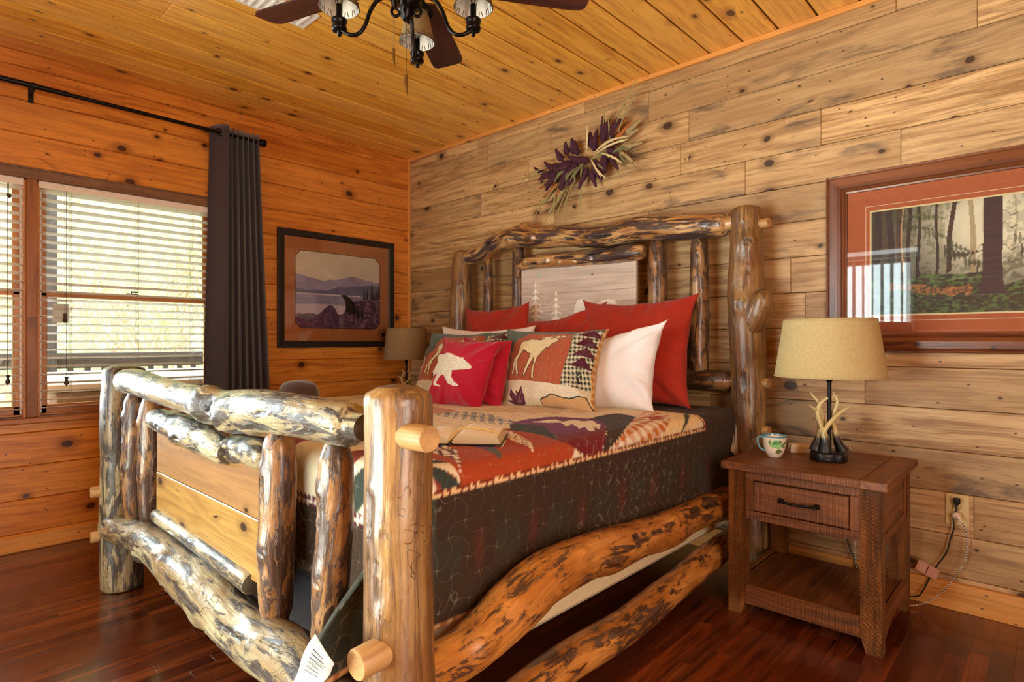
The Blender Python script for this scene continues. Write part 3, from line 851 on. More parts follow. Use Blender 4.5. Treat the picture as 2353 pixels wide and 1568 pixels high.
def log(pts, rad, seed=0, seg=40, step=.012, lump=.05, fine=.012, bend=.004, knots=(), ends=('round', 'round'), scars=()):
    """one log swept along pts (x,y,z); rad = radii at pts; knots = (u 0..1, angle deg, size m, height m, eye)"""
    pts = np.asarray(pts, float)
    rad = np.broadcast_to(np.asarray(rad, float), (len(pts),))
    L = np.sum(np.linalg.norm(np.diff(pts, axis=0), axis=1))
    n = max(12, int(L / step))
    Q = spline(np.hstack([pts, rad[:, None]]), n)
    C = Q[:, :3].copy(); r = Q[:, 3]
    u = np.linspace(0, L, n)
    e = np.minimum(1, np.minimum(u, L - u) / .06)
    T, N, B = frames(C)
    C += (N * (fbm(u * 3.1, 0, 0, seed + 1, 3) * bend * e)[:, None] + B * (fbm(u * 3.1, 5, 0, seed + 2, 3) * bend * e)[:, None])
    th = np.linspace(0, 2 * np.pi, seg, endpoint=False)
    c, s = np.cos(th), np.sin(th)
    U, TH = np.meshgrid(u, th, indexing='ij')
    R = r[:, None] * (1 + lump * fbm(U * 5, np.cos(TH) * 1.3, np.sin(TH) * 1.3, seed, 3) + fine * fbm(U * 30, np.cos(TH) * 5, np.sin(TH) * 5, seed + 3, 3))
    DK = np.zeros_like(R)
    for (ku, ka, ks, kh, eye) in knots:
        a = math.radians(ka); ku_ = ku * L
        dth = (TH - a + np.pi) % (2 * np.pi) - np.pi
        d2 = ((U - ku_) ** 2 + (dth * r[:, None]) ** 2) / ks ** 2
        w = np.exp(-d2 * 1.6)
        R = R + kh * w - .35 * max(kh, .006) * np.exp(-d2 * 14) * (eye > 0)
        if eye > 0:
            dd = np.sqrt(d2) + .10 * fbm(U * 60, TH * 6, 0, seed + 8, 2)
            DK = np.maximum(DK, eye * (1 - sstep(.26, .34, dd)) * (sstep(.10, .16, dd) * .6 + .4))
    for (ku, ka, hl, hw) in scars:
        dth = (TH - math.radians(ka) + np.pi) % (2 * np.pi) - np.pi
        d = np.hypot((U - ku * L) / hl, dth * r[:, None] / hw) + .22 * fbm(U * 40, TH * 4, 0, seed + 21, 3)
        DK = np.maximum(DK, 1 - sstep(.72, .86, d)); R = R - .006 * (1 - sstep(.5, .9, d)) + .004 * np.exp(-((d - 1.05) / .2) ** 2)
    # end shaping
    lo, hi = ends
    for typ, uu in ((lo, u), (hi, L - u)):
        if typ == 'round':
            k = .028
            f = np.where(uu < k, np.sqrt(np.clip(1 - (1 - uu / k) ** 2, 0, 1)) * .42 + .58, 1)
        elif typ == 'flat':
            k = .008; f = np.where(uu < k, .93 + .07 * uu / k, 1)
        elif typ == 'cone':
            k = .055; f = np.where(uu < k, .52 + .48 * (uu / k) ** .8, 1)
        elif typ == 'tenon':
            f = np.where(uu < .045, .62, np.where(uu < .060, .62 + .38 * ((uu - .045) / .015) ** .6, 1))
        else: f = np.ones_like(uu)
        R = R * f[:, None]
    P = C[:, None] + R[..., None] * (c[None, :, None] * N[:, None] + s[None, :, None] * B[:, None])
    lc = np.stack([U + seed * 1.37, R * c + seed, R * s], -1)
    mb = MB()
    mb.grid(P, lc, dk=DK, wv=True, flip=True)
    for en in (0, n - 1):
        V = [P[en]]; rr_ = [R[en]]
        inner = C[en] + (P[en] - C[en]) * .5
        # slight dome
        dome = T[en] * (.006 if en else -.006) * (1 if ends[1 if en else 0] == 'round' else .3)
        V = np.vstack([P[en], inner + dome * .7, [C[en] + dome]])
        k = seg
        F = []
        for i in range(k):
            j = (i + 1) % k
            F.append([i, j, k + j, k + i]); F.append([k + i, k + j, 2 * k])
        if not en: F = [f[::-1] for f in F]
        l = np.vstack([lc[en], lc[en] * [1, .5, .5], [[lc[en][0][0], seed, 0]]])
        mb.add(V, F, l, dk=np.zeros(len(V)))
    return mb

bed = empty('log_bed', 'rustic peeled log bed frame with tall headboard and pegged posts', 'bed', (0, 0, 0))
FY, HY = -2.37, -.13

# posts -----------------------------------------------------------
pk = [(.35, 200, .03, .006, .8), (.72, 250, .025, .004, .7)]
log([(.955, FY, 0), (.940, FY, .28), (.950, FY, .55), (.965, FY, .78), (.985, FY, 1.035)], [.086, .090, .088, .092, .085], 1, lump=.06, knots=[(.8, 150, .05, .012, 0), (.5, 140, .06, .015, 0)], ends=('flat', 'round')).build('post', M_LOG, bed)
log([(3.132, FY, 0), (3.126, FY, .2), (3.118, FY, .5), (3.114, FY, .8), (3.112, FY, 1.052)], [.086, .080, .075, .0735, .073], 2, lump=.03, knots=[(.44, 262, .035, .003, .7), (.72, 300, .03, .003, .6)], scars=[(.62, 285, .10, .006), (.50, 300, .07, .005), (.75, 270, .06, .007), (.35, 290, .09, .006)], ends=('flat', 'round')).build('post', M_LOGP, bed)
log([(.80, HY, 0), (.80, HY, .6), (.815, HY, 1.3), (.822, HY, 1.6), (.830, HY, 1.838)], [.085, .08, .088, .080, .066], 3, lump=.05, knots=[(.78, 200, .05, .012, 0), (.86, 300, .03, .006, .7)], ends=('flat', 'round')).build('post', M_LOGP, bed)
pr = log([(3.02, HY, 0), (3.005, HY, .5), (2.995, HY, 1.0), (2.985, HY, 1.35), (2.985, HY, 1.6), (2.985, HY, 1.836)], [.082, .080, .084, .092, .080, .072], 4, lump=.04,
    knots=[(.895, 298, .060, .016, 1), (.725, 272, .060, .018, .95), (.60, 230, .03, .004, .5)], scars=[(.515, 278, .070, .017), (.80, 300, .12, .006), (.36, 300, .10, .006), (.93, 280, .05, .012)], ends=('flat', 'round'))
# branch stub on the outer side
st = log([(2.99, HY - .02, 1.16), (3.045, HY - .030, 1.26), (3.076, HY - .040, 1.34), (3.085, HY - .045, 1.40)], [.05, .062, .056, .040], 41, seg=28, lump=.08, knots=[(.9, 270, .02, .004, .6)], ends=('round', 'round'))
for a, b in (('V', 'V'), ('LC', 'LC'), ('R', 'R'), ('C', 'C'), ('D', 'D')): getattr(pr, a).extend(getattr(st, b))
pr.F += [[i + pr.n for i in f] for f in st.F]; pr.S += st.S; pr.MI += st.MI; pr.n += st.n
pr.build('post', M_LOGP, bed)

# footboard rails --------------------------------------------------
log([(1.045, FY - .01, .960), (1.14, FY - .02, .972), (1.285, FY - .02, .973), (1.60, FY - .02, .955), (1.907, FY - .02, .946), (2.12, FY - .02, .940), (2.316, FY - .02, .936), (2.48, FY - .02, .950), (2.653, FY - .02, .955), (2.80, FY - .02, .957), (3.02, FY - .02, .957)],
    [.050, .056, .056, .053, .050, .056, .066, .061, .058, .055, .050], 5, lump=.06, bend=.002, seg=56, step=.008,
    knots=[(.600, 75, .100, -.016, 0), (.655, 100, .07, .016, 0), (.545, 40, .07, .016, 0), (.55, 120, .07, .012, 0), (.72, 150, .05, .010, 0), (.35, 60, .06, .006, 0)], scars=[(.602, 75, .045, .035), (.635, 120, .03, .02), (.40, 60, .05, .004), (.80, 85, .05, .004)], ends=('tenon', 'tenon')).build('top_rail', M_LOG, bed)
log([(1.455, FY - .005, .835), (1.6, FY - .005, .832), (1.907, FY - .01, .823), (2.06, FY - .01, .810), (2.19, FY - .01, .800), (2.235, FY - .01, .798)], [.040, .046, .054, .052, .046, .040], 6, lump=.12, fine=.03, seg=48, step=.008,
    knots=[(.15, 90, .04, .010, 0), (.35, 60, .04, .010, 0), (.52, 110, .04, .012, 0), (.7, 80, .04, .008, 0)], scars=[(.25, 100, .03, .006), (.6, 95, .04, .005)], ends=('round', 'flat')).build('cross_rail', M_LOG, bed)
log([(2.16, FY + .015, .800), (2.25, FY + .01, .805), (2.34, FY, .818), (2.44, FY - .005, .822), (2.50, FY, .825)], [.030, .046, .040, .046, .036], 7, lump=.16, fine=.04, seg=48, step=.006,
    knots=[(.55, 90, .035, .016, .6), (.3, 90, .04, -.014, .9), (.25, 60, .03, .012, 0)], scars=[(.2, 90, .03, .02)], ends=('round', 'round')).build('cross_rail', M_LOG, bed)
log([(.90, FY - .02, .335), (.95, FY - .03, .300), (1.10, FY - .03, .300), (1.25, FY - .03, .325), (1.45, FY - .03, .350), (1.675, FY - .03, .350), (1.90, FY - .03, .340), (2.108, FY - .03, .330), (2.439, FY - .03, .306), (2.68, FY - .03, .318), (2.85, FY - .03, .310), (3.03, FY - .03, .305)],
    [.034, .064, .058, .058, .062, .072, .078, .082, .075, .078, .074, .055], 8, lump=.10, fine=.02, seg=56, step=.008,
    knots=[(.12, 80, .04, .012, .5), (.30, 130, .05, .018, 0), (.45, 60, .05, .012, 0), (.60, 150, .05, .018, .6), (.80, 60, .055, .008, .8), (.9, 50, .035, .0, 1)], scars=[(.72, 60, .22, .004), (.5, 110, .08, .008), (.06, 60, .03, .008), (.66, 130, .05, .012)], ends=('round', 'tenon')).build('bottom_rail', M_LOG, bed)
log([(1.475, FY - .005, .448), (1.60, FY - .005, .446), (1.9, FY - .005, .440), (2.15, FY - .005, .432), (2.395, FY - .005, .425)], [.026, .030, .030, .033, .034], 9, lump=.10, seg=36, knots=[(.5, 70, .03, .006, .6)], scars=[(.3, 90, .05, .004)], ends=('round', 'flat')).build('cross_rail', M_LOG, bed)
# footboard spindles
for k, (x0, z0, x1, z1, r) in enumerate([(1.185, .34, 1.21, .945, .060), (1.385, .37, 1.39, .93, .048), (2.535, .335, 2.555, .915, .050), (2.825, .335, 2.862, .915, .046)]):
    log([(x0, FY, z0), (x0 * .7 + x1 * .3 - .008, FY, z0 * .7 + z1 * .3), (x0 * .3 + x1 * .7 + .004, FY, z0 * .3 + z1 * .7), (x1, FY, z1)], [r * .8, r, r * .96, r * .86], 20 + k, lump=.08, fine=.02, seg=36,
        knots=[(.42, 285, .045, .006, .8), (.15, 200, .03, .012, 0), (.8, 250, .03, .008, 0)], scars=[(.7, 270, .05, .008)], ends=('cone', 'cone')).build('spindle', M_LOGS, bed)
# footboard panel (two boards)
fp = empty('footboard_panel'); fp.parent = bed; fp.location = (0, FY, 0)
m = MB(); m.box((1.50, -.010, .628), (2.445, .012, .842), .002, 0, .13); m.build('board', M_PANEL, fp)
m = MB(); m.box((1.50, -.012, .440), (2.445, .012, .626), .003, 0, .61); m.build('board', wood('panel_light', [hx('#bc9450'), hx('#8c6630'), hx('#bc9450')], knot=hx('#2e1a10'), knots=.3, kscale=(4, 8), rough=.34, coat=.4), fp)

# pegs --------------------------------------------------------------
def peg(p0, p1, r, seed, par=bed):
    p0, p1 = np.array(p0, float), np.array(p1, float)
    t = (p1 - p0) / np.linalg.norm(p1 - p0)
    m = MB(); m.tube([p0, p1 - t * .003, p1], [r, r, r * .93], 24, rnd=seed)
    m.build('peg', M_PEG, par)
peg((3.15, FY - .02, .955), (3.245, FY - .02, .957), .027, .2)
peg((3.138, FY - .05, .516), (3.142, FY - .122, .514), .031, .5)
peg((.935, FY - .04, .458), (.930, FY - .118, .458), .025, .7)
peg((.935, FY - .04, .253), (.930, FY - .118, .253), .025, .9)
for z in (1.737, .942, .703): peg((3.03, HY, z), (3.105, HY - .012, z), .0235, z)
peg((.80, HY, 1.70), (.735, HY, 1.70), .020, .33)

# side rails ----------------------------------------------------------
def srx(y): return 3.065 + (y + 2.3) / 2.15 * (-.085)
def rail_pts(l, x0=0): return [(srx(y) + x0, y, z) for y, z in l]
log(rail_pts([(-2.33, .372), (-2.12, .374), (-1.93, .425), (-1.793, .458), (-1.60, .455), (-1.454, .437), (-1.25, .425), (-1.006, .405), (-.80, .400), (-.50, .385), (-.335, .37), (-.17, .36)]),
    [.050, .060, .074, .072, .070, .076, .066, .070, .062, .070, .078, .05], 31, lump=.07, fine=.02, seg=56, step=.008,
    knots=[(.10, 60, .05, .014, 0), (.30, 50, .05, .012, 0), (.62, 85, .05, .010, .6), (.60, 40, .04, .010, 0), (.85, 50, .05, .012, 0)], scars=[(.40, 75, .16, .005), (.22, 100, .10, .004), (.52, 60, .05, .012), (.75, 50, .06, .010), (.45, 55, .04, .012)], ends=('tenon', 'none')).build('side_rail', M_LOGR, bed)
log(rail_pts([(-2.33, .10), (-1.793, .160), (-1.319, .140), (-.9, .155), (-.617, .172), (-.17, .18)]), [.052, .056, .060, .055, .062, .05], 32, lump=.06, fine=.02, seg=44,
    knots=[(.4, 30, .04, .008, 0), (.7, 350, .03, .006, .6)], ends=('none', 'none')).build('side_rail', M_LOGR, bed)
log([(.90, -2.3, .42), (.87, -1.2, .43), (.83, -.17, .42)], [.06, .065, .055], 33, lump=.06, ends=('none', 'none')).build('side_rail', M_LOGR, bed)
log([(.90, -2.3, .16), (.87, -1.2, .17), (.83, -.17, .17)], [.055, .06, .055], 34, lump=.06, ends=('none', 'none')).build('side_rail', M_LOGR, bed)
# slats under the box spring
for k in range(7):
    y = -2.05 + k * .29
    m = MB(); m.box((.93, y - .045, .195), (2.80, y + .045, .215), .002, 0, k * .13); m.build('slat', M_PEG, bed)

# headboard -------------------------------------------------------------
log([(.892, HY, 1.770), (.96, HY - .01, 1.778), (1.06, HY - .01, 1.790), (1.17, HY - .01, 1.835), (1.28, HY - .01, 1.862), (1.427, HY - .01, 1.872), (1.55, HY - .01, 1.848), (1.70, HY - .01, 1.832), (1.826, HY - .01, 1.822), (1.98, HY - .01, 1.800), (2.159, HY - .01, 1.785), (2.30, HY - .01, 1.797), (2.398, HY - .01, 1.798), (2.6, HY - .01, 1.775), (2.75, HY - .01, 1.765), (2.94, HY - .01, 1.756)],
    [.046, .056, .064, .066, .070, .076, .070, .068, .066, .062, .070, .074, .074, .070, .068, .062], 11, lump=.08, fine=.025, seg=56, step=.008, bend=.002,
    knots=[(.29, 10, .04, .034, .4), (.19, 10, .03, .020, .7), (.345, 92, .045, .020, .9), (.245, 110, .03, .012, 0), (.45, 60, .04, .008, 0), (.53, 150, .04, .012, 0)], scars=[(.62, 100, .10, .010), (.75, 60, .09, .008), (.15, 90, .05, .012), (.5, 110, .06, .014), (.88, 80, .08, .006)], ends=('flat', 'tenon')).build('top_rail', M_LOGH, bed)
log([(1.405, HY - .015, 1.668), (1.50, HY - .015, 1.678), (1.567, HY - .015, 1.682), (1.80, HY - .015, 1.672), (1.998, HY - .015, 1.664), (2.18, HY - .015, 1.665), (2.30, HY - .015, 1.668), (2.41, HY - .015, 1.664)],
    [.030, .044, .050, .044, .044, .050, .054, .042], 12, lump=.16, fine=.05, seg=56, step=.006, bend=.002,
    knots=[(.12, 80, .03, .014, 0), (.3, 90, .035, .014, .6), (.4, 120, .025, .014, .5), (.52, 130, .025, .012, .4), (.64, 110, .03, .012, .6), (.80, 60, .03, -.008, .8)], scars=[(.45, 70, .10, .016), (.68, 60, .08, .018), (.2, 110, .04, .012)], ends=('cone', 'round')).build('cross_rail', M_LOGH, bed)
for k, (x, zt, r) in enumerate([(1.100, 1.765, .037), (1.400, 1.835, .045), (2.478, 1.745, .054), (2.728, 1.735, .049)]):
    log([(x, HY + .015, .93), (x - .006, HY + .015, 1.2), (x, HY + .015, 1.5), (x, HY + .015, zt)], [r * 1.0, r * 1.08, r, r * .9], 50 + k, lump=.05, fine=.015, seg=36,
        knots=[(.70, 282, .045, .004, .95), (.45, 30, .02, .008, 0), (.84, 285, .035, .004, .9)], ends=('cone', 'cone')).build('spindle', M_LOGS, bed)
for z, r, sd in ((.945, .056, 61), (.705, .048, 62)):
    log([(.87, HY, z), (1.5, HY, z + .01), (2.2, HY, z - .01), (2.95, HY, z)], [r, r, r * 1.05, r], sd, lump=.05, ends=('tenon', 'tenon')).build('cross_rail', M_LOGS, bed)
hp = empty('headboard_panel'); hp.parent = bed; hp.location = (0, HY, 0)
zb = [.93, 1.10, 1.24, 1.385, 1.46, 1.66]
for k in range(5):
    m = MB(); m.box((1.45, -.012, zb[k] + .0005), (2.352, .010, zb[k + 1] - .0005), .0012, 0, .11 + k * .23); m.build('board', M_WHITEWASH, hp)
def pine_cut(cx, zt, zb_, w, n=6, seed=1):
    r = random.Random(seed); pts = [(cx, zt)]
    L = []; 
    for k in range(n):
        f = (k + 1) / n; z = zt + (zb_ - zt) * f
        tw = w * f * (.9 + .2 * r.random())
        L.append((z, tw))
    right = []; left = []
    zp = zt
    for z, tw in L:
        st_ = (z - zp)
        right += [(cx + tw * .10, zp + st_ * .35), (cx + tw * .45, zp + st_ * .55), (cx + tw, z + st_ * -.02), (cx + tw * .93, z - abs(st_) * .10), (cx + tw * .55, z + abs(st_) * .12), (cx + tw * .24, z + abs(st_) * .12)]
        left += [(cx - tw * .10, zp + st_ * .30), (cx - tw * .5, zp + st_ * .6), (cx - tw * .95, z - abs(st_) * .03), (cx - tw * .85, z - abs(st_) * .12), (cx - tw * .5, z + abs(st_) * .10), (cx - tw * .22, z + abs(st_) * .10)]
        zp = z
    return pts + right + [(cx + .012, zb_ - .05), (cx - .012, zb_ - .05)] + left[::-1]
m = MB(); m.prism(pine_cut(1.585, 1.555, 1.30, .078, 6, 3), .007, M=xf((0, -.020, 0))); m.build('pine_cutout', M_CREAMPAINT, hp)
m = MB(); m.prism(pine_cut(1.762, 1.492, 1.24, .062, 6, 5), .007, M=xf((0, -.020, 0))); m.build('pine_cutout', M_CREAMPAINT, hp)
# walking bear cutout (mostly behind the pillows)
bearc = [(0, .0), (.015, .05), (.03, .075), (.05, .072), (.06, .082), (.075, .072), (.10, .065), (.13, .052), (.17, .050), (.21, .062), (.26, .068), (.31, .055), (.34, .02), (.345, -.04), (.35, -.10), (.32, -.10), (.30, -.05), (.28, -.10), (.25, -.10), (.25, -.04), (.17, -.045), (.15, -.10), (.12, -.10), (.12, -.04), (.10, -.10), (.07, -.10), (.08, -.01), (.05, -.02), (.01, -.015)]
m = MB(); m.prism([(1.905 + x, 1.335 + z) for x, z in bearc], .007, M=xf((0, -.020, 0))); m.build('bear_cutout', M_CREAMPAINT, hp)
m = MB(); m.lathe([(0, .0005), (.019, .0005), (.0195, 0)], 24, xf((1.612, -.0125, 1.593), rx=R90)); m.build('moon_disc', plain('grey_paint', hx('#bcc0b8'), .6), hp)

# ================================================================ box spring, mattress
m = MB(); m.box((.945, -2.195, .217), (2.935, -.215, .42), .03, 0, .4)
tag(m.build('box_spring', cloth('box_cream', hx('#e0c99c'), weave=500, sheen=.1)), 'cream box spring low between the side logs of the bed', 'box spring')
m = MB(); m.box((.955, -2.235, .18), (2.925, -2.200, .43), .012, 0, .4)
tag(m.build('bed_skirt', plain('black_satin', hx('#1c1c22'), .32)), 'black satin bed skirt hanging behind the footboard logs', 'bed skirt')
m = MB(); m.box((.955, -2.200, .425), (2.925, -.21, .785), .06, 0, .4)
tag(m.build('mattress', cloth('mattress_white', hx('#e8e2d4'), weave=500, sheen=.1)), 'thick white mattress almost hidden under the patchwork quilt', 'mattress')

# ================================================================ quilt
C_CREAM, C_TAN, C_RUST, C_MAROON, C_PURP = hx('#e8d8b8'), hx('#c8a070'), hx('#a8431c'), hx('#701a22'), hx('#74386a')
C_GRN, C_DKBR, C_ORG, C_DKGRN, C_OFFW = hx('#4a5850'), hx('#3e3024'), hx('#c06c24'), hx('#343c34'), hx('#efe4cc')

def gingham(a, b, s, c1, c2):
    m = (np.floor(a / s) % 2 == 0).astype(float) + (np.floor(b / s) % 2 == 0).astype(float)
    m = (m / 2)[..., None]
    return np.asarray(c2) * (1 - m) + np.asarray(c1) * m

def hound(a, b, s):
    x = (a / s) % 4; y = (b / s) % 4
    q = ((x < 2) & (y < 2)) | (((x < 2) ^ (y < 2)) & (((x - y) % 2) < 1))
    return q

def put(C, mask, col):
    C[mask] = np.asarray(col)[mask] if np.ndim(col) > 1 else col

ZQ = .812
QX0, QX1, QY0, QY1 = .955, 2.972, -.235, -2.225
RQ = .055
def quilt():
    st = .0085
    sR, sL, sF = .385, .34, .415
    xs = np.arange(QX0 - sL, QX1 + sR + st, st); ys = np.arange(QY0, QY1 - sF - st, -st)
    X, Y = np.meshgrid(xs, ys, indexing='ij')          # flattened cloth coordinates
    exr = X - (QX1 - RQ); exl = (QX0 + RQ) - X; ex = np.maximum(exr, exl); sx = np.where(exr > 0, 1.0, -1.0)
    ey = (QY1 + RQ) - Y
    dx = np.maximum(ex, 0); dy = np.maximum(ey, 0)
    r = np.hypot(dx, dy) + 1e-9
    a = r / RQ
    out = np.where(a < R90, RQ * np.sin(np.minimum(a, R90)), RQ)
    down = np.where(a < R90, RQ * (1 - np.cos(np.minimum(a, R90))), RQ + (r - RQ * R90))
    cx_, cy_ = dx / r, dy / r
    px = np.clip(X, QX0 + RQ, QX1 - RQ) + sx * out * cx_
    py = np.where(ey > 0, QY1 + RQ, Y) - out * cy_
    pz = ZQ - down
    # soft puff on top, gentle crown, waves on the drops
    crown = .006 * fbm(X * 2.2, Y * 2.2, 0, 3) + .003 * fbm(X * 14, Y * 14, 0, 4, 2)
    pz = pz + crown * (down < .03) + .010 * sstep(0, .5, np.minimum(np.minimum(X - QX0, QX1 - X), Y - QY1)) * 0
    wv = sstep(.05, .35, down)
    px = px + sx * cx_ * wv * (.012 * np.sin(Y * 9 + 1) + .006 * fbm(Y * 14, down * 3, 0, 8, 2)) * .8
    py = py - cy_ * wv * (.008 * np.sin(X * 12) + .006 * fbm(X * 14, down * 3, 0, 9, 2)) * .8
    px = px - (sx > 0) * cx_ * .012 * wv
    # corner beside the near post: cloth pushed out over the bottom log
    cor = (exr > -.02) & (ey > -.02)
    w = np.where(cor, np.sqrt(np.clip(2 * cx_ * cy_, 0, 1)), 0) * sstep(.06, .46, r)
    py = py - .285 * w
    px = px - .02 * w + .018 * np.sin(np.arctan2(dy, dx) * 9) * w
    P = np.stack([px, py, pz], -1)
    # ---- paint
    C = np.zeros(X.shape + (3,)); C[:] = C_CREAM
    n1 = fbm(X * 3, Y * 3, 0, 31)
    # faint tan leaves over the cream centre
    for k, (cx, cy, rz, L, wd, cc) in enumerate([(2.30, -1.02, .6, .34, .10, C_TAN), (1.75, -1.3, 2.2, .36, .11, hx('#cdb28a')), (2.1, -1.75, 1.1, .30, .09, hx('#d8b890')), (1.3, -1.1, .3, .36, .12, hx('#bfae90')),
                                               (1.5, -1.9, 2.8, .34, .12, hx('#b89a7c')), (1.15, -1.6, 1.3, .30, .10, C_RUST), (1.9, -2.0, .1, .34, .10, hx('#8c9c94')), (2.45, -2.02, 1.9, .24, .09, hx('#a8b0a4'))]):
        u = (X - cx) * math.cos(rz) + (Y - cy) * math.sin(rz); v = -(X - cx) * math.sin(rz) + (Y - cy) * math.cos(rz)
        wdt = wd * (1 - (u / L) ** 2) * (1 + .28 * np.sin(u * 60))
        m = (np.abs(u) < L) & (np.abs(v) < wdt)
        put(C, m, np.asarray(C_CREAM) * .45 + np.asarray(cc) * .55)
        put(C, m & (np.abs(v) < .004), C_CREAM)
    put(C, in_poly(X, Y, QP_PINK), hx('#c88870'))
    m = in_poly(X, Y, QP_BAND); put(C, m & hound(X + Y, X - Y, .014), hx('#6c7680'))
    put(C, in_poly(X, Y, QP_RUST), np.asarray(C_RUST) * np.ones_like(C))
    put(C, in_poly(X, Y, QP_GREEN1), C_GRN)
    for (cx, cy, rr_) in ((2.66, -1.76, .030), (2.80, -1.83, .034)):
        put(C, in_poly(X, Y, QP_GREEN1) & (np.hypot(X - cx, (Y - cy)) < rr_), C_PURP)
    m = in_poly(X, Y, QP_HOUND); put(C, m, C_OFFW); put(C, m & hound(X * .8 + Y, X - Y * .8, .010), hx('#5c2434'))
    m = in_poly(X, Y, QP_SQ); put(C, m, C_OFFW)
    sq = (np.abs(((X + Y) / .040) % 1 - .5) < .28) & (np.abs(((X - Y) / .040) % 1 - .5) < .28) & ~((np.abs(((X + Y) / .040) % 1 - .5) < .13) & (np.abs(((X - Y) / .040) % 1 - .5) < .13))
    put(C, m & sq, hx('#8a4458'))
    put(C, in_poly(X, Y, QP_GREEN2), C_DKGRN)
    m = in_poly(X, Y, QP_PURPLE); put(C, m, np.asarray(C_PURP) * (1 - sstep(2.80, 2.90, X))[..., None] + np.asarray(C_MAROON) * sstep(2.80, 2.90, X)[..., None])
    put(C, in_poly(X, Y, QP_BROWN), C_DKBR)
    put(C, in_poly(X, Y, QP_OAK), C_OFFW)
    m = in_poly(X, Y, QP_GING); put(C, m, gingham(X + Y * .2, Y - X * .2, .030, C_ORG, C_OFFW))
    m = in_poly(X, Y, QP_HEAD); put(C, m, C_OFFW * np.ones_like(C) if False else np.broadcast_to(np.array(hx('#ecd4a0')), C.shape))
    for q in QP_STAR: put(C, in_poly(X, Y, q), C_DKGRN)
    m = in_poly(X, Y, [(2.84, -.75), (2.92, -.86), (2.90, -.93), (2.83, -.84)]); put(C, m, C_RUST)
    # foot end patches
    f0 = QY1 + .16
    foot = (Y < f0)
    put(C, foot, C_CREAM)
    u = (X % .36) / .36
    lf = np.abs(u - .30) < .155 * np.sqrt(np.clip(1 - ((Y - (QY1 - .02)) / .17) ** 2, 0, 1))
    put(C, foot & lf, hx('#8c3626'))
    put(C, foot & (np.abs(X - (2.76 + (Y - QY1) * .9)) < .045 - .2 * np.abs(Y - QY1 - .05)), C_DKGRN)
    put(C, foot & (np.abs(X - (2.86 + (Y - QY1 - .02) * 1.3)) < .04), C_DKGRN)
    m = foot & (X > 2.80) & (Y < QY1 + .07); put(C, m, gingham(X - Y, Y + X, .055, hx('#b06c4c'), hx('#ead8b8')))
    put(C, foot & (X > 2.90) & (Y < QY1 + .03), C_CREAM)
    # border strips and dark drops
    sR_, sF_ = QX1 - RQ + .090, QY1 + RQ - .185
    bw = .023
    for lim, cc, ax in ((sR_, hx('#e8a860'), 0), (QX0 + RQ - .09, hx('#e8a860'), 1)):
        d = (X - lim) if ax == 0 else (lim - X)
        mm = (np.abs(d) < bw * .5) & (Y > sF_); h = hound(X, Y, .0058)
        put(C, mm, hx('#f0c890')); put(C, mm & h, hx('#7a2c18'))
    dd = sF_ - Y
    mm = (np.abs(dd) < bw * .62) & (X < sR_ + .01); put(C, mm, hx('#ecd8c0')); put(C, mm & hound(X, Y, .0060), hx('#5c1c30'))
    drop = (X > sR_ + bw * .5) | (X < QX0 + RQ - .09 - bw * .5) | (Y < sF_ - bw * .62)
    band = np.exp(-((np.maximum(ex - .27, -1)) / .055) ** 2) * (ex > 0)
    dc = np.array(hx('#3a281a')) * np.ones_like(C)
    gm = (band * sstep(-.1, .25, np.sin(Y * 26) + .3 * n1))[..., None] * .32
    dc = dc * (1 - gm) + np.array(hx('#2c4030')) * gm
    rm = (band * sstep(.80, .97, -np.sin(Y * 26)))[..., None] * .4
    dc = dc * (1 - rm) + np.array(hx('#6c2a1c')) * rm
    put(C, drop, dc)
    hd = Y > -.57
    put(C, (Y > -.595) & ~hd & ~drop, hx('#f0c890')); put(C, (Y > -.595) & ~hd & ~drop & hound(X, Y, .0058), hx('#7a2c18'))
    put(C, hd, dc)
    cw = drop & cor
    put(C, cw, np.array(hx('#3c4038')) * np.ones_like(C))
    # hem binding of tan gingham
    hem = (X > xs[-1] - .015) | (X < xs[0] + .015) | (Y < ys[-1] + .016)
    put(C, hem, np.where((np.floor((X + Y) / .02) % 2 == 0)[..., None], np.array(hx('#d8a878')), np.array(hx('#b07040'))))
    lc = np.stack([X, Y, 0 * X], -1)
    m = MB(); m.grid(P, lc, C)
    return m
M_QUILT = cloth('quilted_patchwork', None, rough=.85, weave=1100, sheen=.06, bump=.5, stitch=62.0, tint=.2)
qo = quilt().build('patchwork_quilt', M_QUILT)
sm = qo.modifiers.new('thick', 'SOLIDIFY'); sm.thickness = .007; sm.offset = 0
tag(qo, 'lodge patchwork quilt with dark brown drop spread over the log bed', 'quilt')
m = MB()
TA, TB, TC, TD = np.array((3.045, -2.525, .556)), np.array((3.135, -2.528, .532)), np.array((3.085, -2.548, .462)), np.array((2.950, -2.540, .405))
tg = np.array([[TA * (1 - i / 7) * (1 - j / 4) + TB * (1 - i / 7) * (j / 4) + TC * (i / 7) * (j / 4) + TD * (i / 7) * (1 - j / 4) + np.array([0, -.006 * math.sin(i * .9 + j * .4), 0]) for j in range(5)] for i in range(8)])
m.grid(tg)
to = m.build('care_tag', plain('tag_white', hx('#b8b6ac'), .7), qo); to['label'] = 'white care tag with faint print'
sm = to.modifiers.new('t', 'SOLIDIFY'); sm.thickness = .0008
m = MB()
for i in range(6):
    a, b = tg[1] * (1 - i / 9.) + tg[6] * (i / 9.), None
    p0 = a[1]; p1 = a[1] * (1 - (.55 + .3 * ((i * 7) % 3) / 3)) + a[4] * (.55 + .3 * ((i * 7) % 3) / 3)
    m.tube([p0 + [0, -.0012, 0], p1 + [0, -.0012, 0]], .0009, 4)
m.build('print_line', plain('tag_ink', hx('#5a5854'), .8), to)
